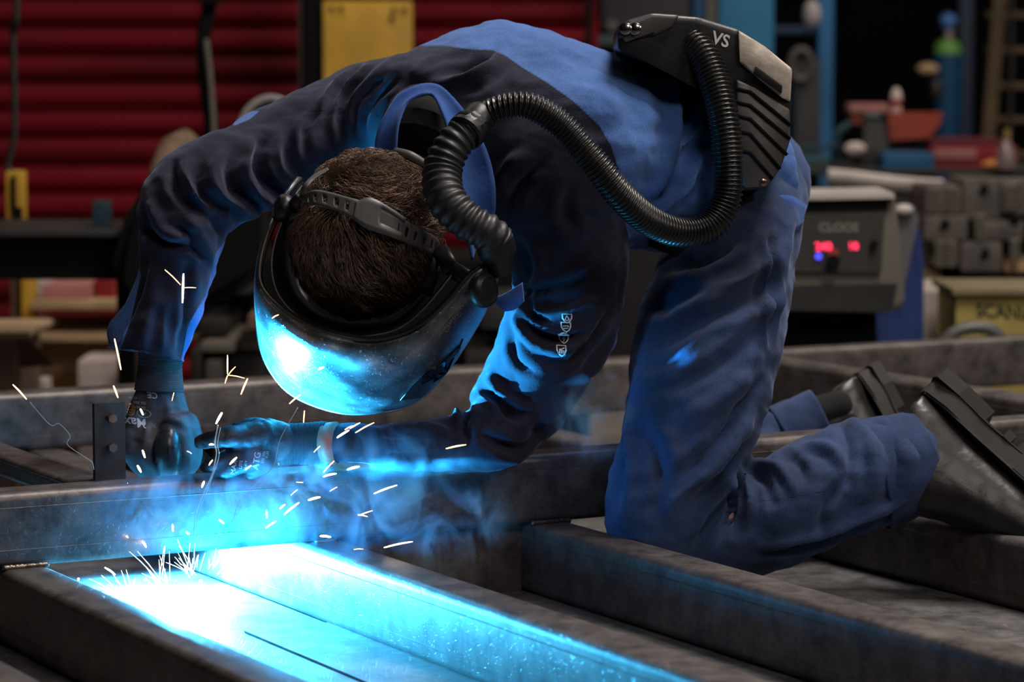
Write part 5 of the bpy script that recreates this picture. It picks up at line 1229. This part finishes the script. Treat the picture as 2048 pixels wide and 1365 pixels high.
# spatter fan: too many fine lines to count
bm = bmesh.new(); rnd = random.Random(5)
for (cx_, cy_, n, a0, a1, l0, l1) in ((378, 1152, 20, 70, 150, 20, 90), (255, 1196, 22, 70, 175, 20, 80), (330, 1178, 14, 80, 150, 30, 110), (420, 1140, 8, 50, 100, 15, 50)):
    for k in range(n):
        a = math.radians(rnd.uniform(a0, a1)); l = rnd.uniform(l0, l1); s0 = rnd.uniform(0, .35)
        o_ = P(cx_ + rnd.gauss(0, 10), cy_ + rnd.gauss(0, 5), 3.90)
        dirv = Vector((math.cos(a), rnd.uniform(-.35, .1), math.sin(a))); L_ = l * 3.9 / FPX
        p0 = o_ + dirv * L_ * s0; p1 = o_ + dirv * L_; p1.z -= L_ * .08
        tube(bm, [p0, (p0 + p1) / 2 + Vector((0, 0, L_ * .02)), p1], [.0006 * rnd.uniform(.5, 1.2), .0005, .0002], 5)
o = bm_obj('spark_burst', bm, M['burst'], smooth=True); tag(o, 'fan of fine white spatter lines spraying from the weld', 'sparks', kind='stuff')
bm = bmesh.new()
for k in range(26):
    c = P(rnd.gauss(330, 60), 1172 + rnd.gauss(0, 14), 3.90); ball(bm, c, rnd.uniform(.0008, .0026), 8, (1, 1, rnd.uniform(.8, 2)))
tag(bm_obj('spatter_droplets', bm, M['burst'], smooth=True), 'white hot droplets scattered at the foot of the spatter fan', 'droplets', kind='stuff')
# thin smoke trails left by sparks
trail = plain('smoke_trail', (.6, .75, .85), .9)
N_, L_ = trail.node_tree.nodes, trail.node_tree.links; trail.node_tree.nodes['Principled BSDF'].inputs['Alpha'].default_value = .5
for pl, rr, lb in (([(436, 850), (430, 885), (433, 905), (430, 925), (424, 950), (408, 985), (394, 1020), (388, 1060), (386, 1105)], .0009, 'thin bright smoke trail falling past the near fingertips to the weld'),
               ([(441, 856), (435, 888), (438, 912), (428, 945), (413, 985), (399, 1020), (391, 1060), (389, 1105)], .0006, 'fainter smoke trail just right of the bright one'),
               ([(596, 815), (560, 880), (548, 930), (520, 960), (480, 1000), (466, 1040), (447, 1060), (440, 1095)], .0005, 'faint smoke trail slanting down from the helmet edge'),
               ([(60, 805), (100, 850), (118, 848), (140, 872), (135, 890), (170, 915), (184, 925), (188, 940)], .0004, 'faint crooked smoke trail at the left')):
    bm = bmesh.new(); tube(bm, [P(x, y, 3.87) for x, y in catmull(pl, 6)], rr, 6); tag(bm_obj('smoke_trail', bm, trail, smooth=True), lb, 'smoke trail')
# smoke: real scattering volumes, lit by the arc and the added fill lamps
def smoke_mat(name, dens, scale, seed, lo=.48, hi=.66):
    m = bpy.data.materials.new(name); m.use_nodes = True; N, L = m.node_tree.nodes, m.node_tree.links; N.remove(N['Principled BSDF']); out = N['Material Output']
    vs = node(N, 'ShaderNodeVolumeScatter'); vs.inputs['Color'].default_value = (.28, .62, 1, 1); vs.inputs['Anisotropy'].default_value = .1
    tc = node(N, 'ShaderNodeTexCoord'); ln = node(N, 'ShaderNodeVectorMath', operation='LENGTH'); L.new(tc.outputs['Object'], ln.inputs[0])
    fo = node(N, 'ShaderNodeMapRange', interpolation_type='SMOOTHSTEP'); fo.inputs['From Min'].default_value = .35; fo.inputs['From Max'].default_value = 1.0; fo.inputs['To Min'].default_value = 1; fo.inputs['To Max'].default_value = 0; L.new(ln.outputs['Value'], fo.inputs['Value'])
    geo = node(N, 'ShaderNodeNewGeometry'); mp = node(N, 'ShaderNodeMapping'); mp.inputs['Location'].default_value = (seed, seed * .7, 0); mp.inputs['Scale'].default_value = (1, 1, .7); L.new(geo.outputs['Position'], mp.inputs[0])
    n = node(N, 'ShaderNodeTexNoise'); n.inputs['Scale'].default_value = scale; n.inputs['Detail'].default_value = 5; n.inputs['Roughness'].default_value = .55; n.inputs['Distortion'].default_value = 2.2; L.new(mp.outputs[0], n.inputs['Vector'])
    r = node(N, 'ShaderNodeMapRange', interpolation_type='SMOOTHSTEP'); r.inputs['From Min'].default_value = lo; r.inputs['From Max'].default_value = hi; r.inputs['To Max'].default_value = dens; L.new(n.outputs['Fac'], r.inputs['Value'])
    mu = node(N, 'ShaderNodeMath', operation='MULTIPLY'); L.new(r.outputs[0], mu.inputs[0]); L.new(fo.outputs[0], mu.inputs[1]); L.new(mu.outputs[0], vs.inputs['Density']); L.new(vs.outputs[0], out.inputs['Volume'])
    m.cycles.homogeneous_volume = False
    return m
def puff(c, r, dens, scale, seed, lb, lo=.48, hi=.66, ry=None):
    bm = bmesh.new(); bmesh.ops.create_icosphere(bm, subdivisions=3, radius=1)
    me = bpy.data.meshes.new('smoke'); bm.to_mesh(me); bm.free(); o = bpy.data.objects.new('smoke', me); COL.objects.link(o)
    me.materials.append(smoke_mat('smoke_vapour', dens, scale, seed, lo, hi)); o.location = c
    k = c.y / FPX; o.scale = (r[0] * k, ry or .07, r[1] * k)
    tag(o, lb, 'smoke', kind='stuff')
SMOKE = True
if SMOKE:
    puff(P(640, 1000, 3.90), (260, 145), 30, 13, 1, 'bright blue smoke billowing in front of the cross tube')
    puff(P(330, 1030, 3.86), (200, 110), 14, 13, 5, 'thin blue haze over the left half of the cross tube')
    puff(P(860, 1030, 3.98), (200, 170), 20, 13, 9, 'thin smoke curling right of the bright plume')
    puff(P(760, 930, 3.96), (200, 95), 18, 14, 12, 'blue smoke drifting below the near forearm')
    puff(P(1185, 835, 4.06), (105, 100), 18, 13, 3, 'small blue smoke puff at the elbow before the thigh')
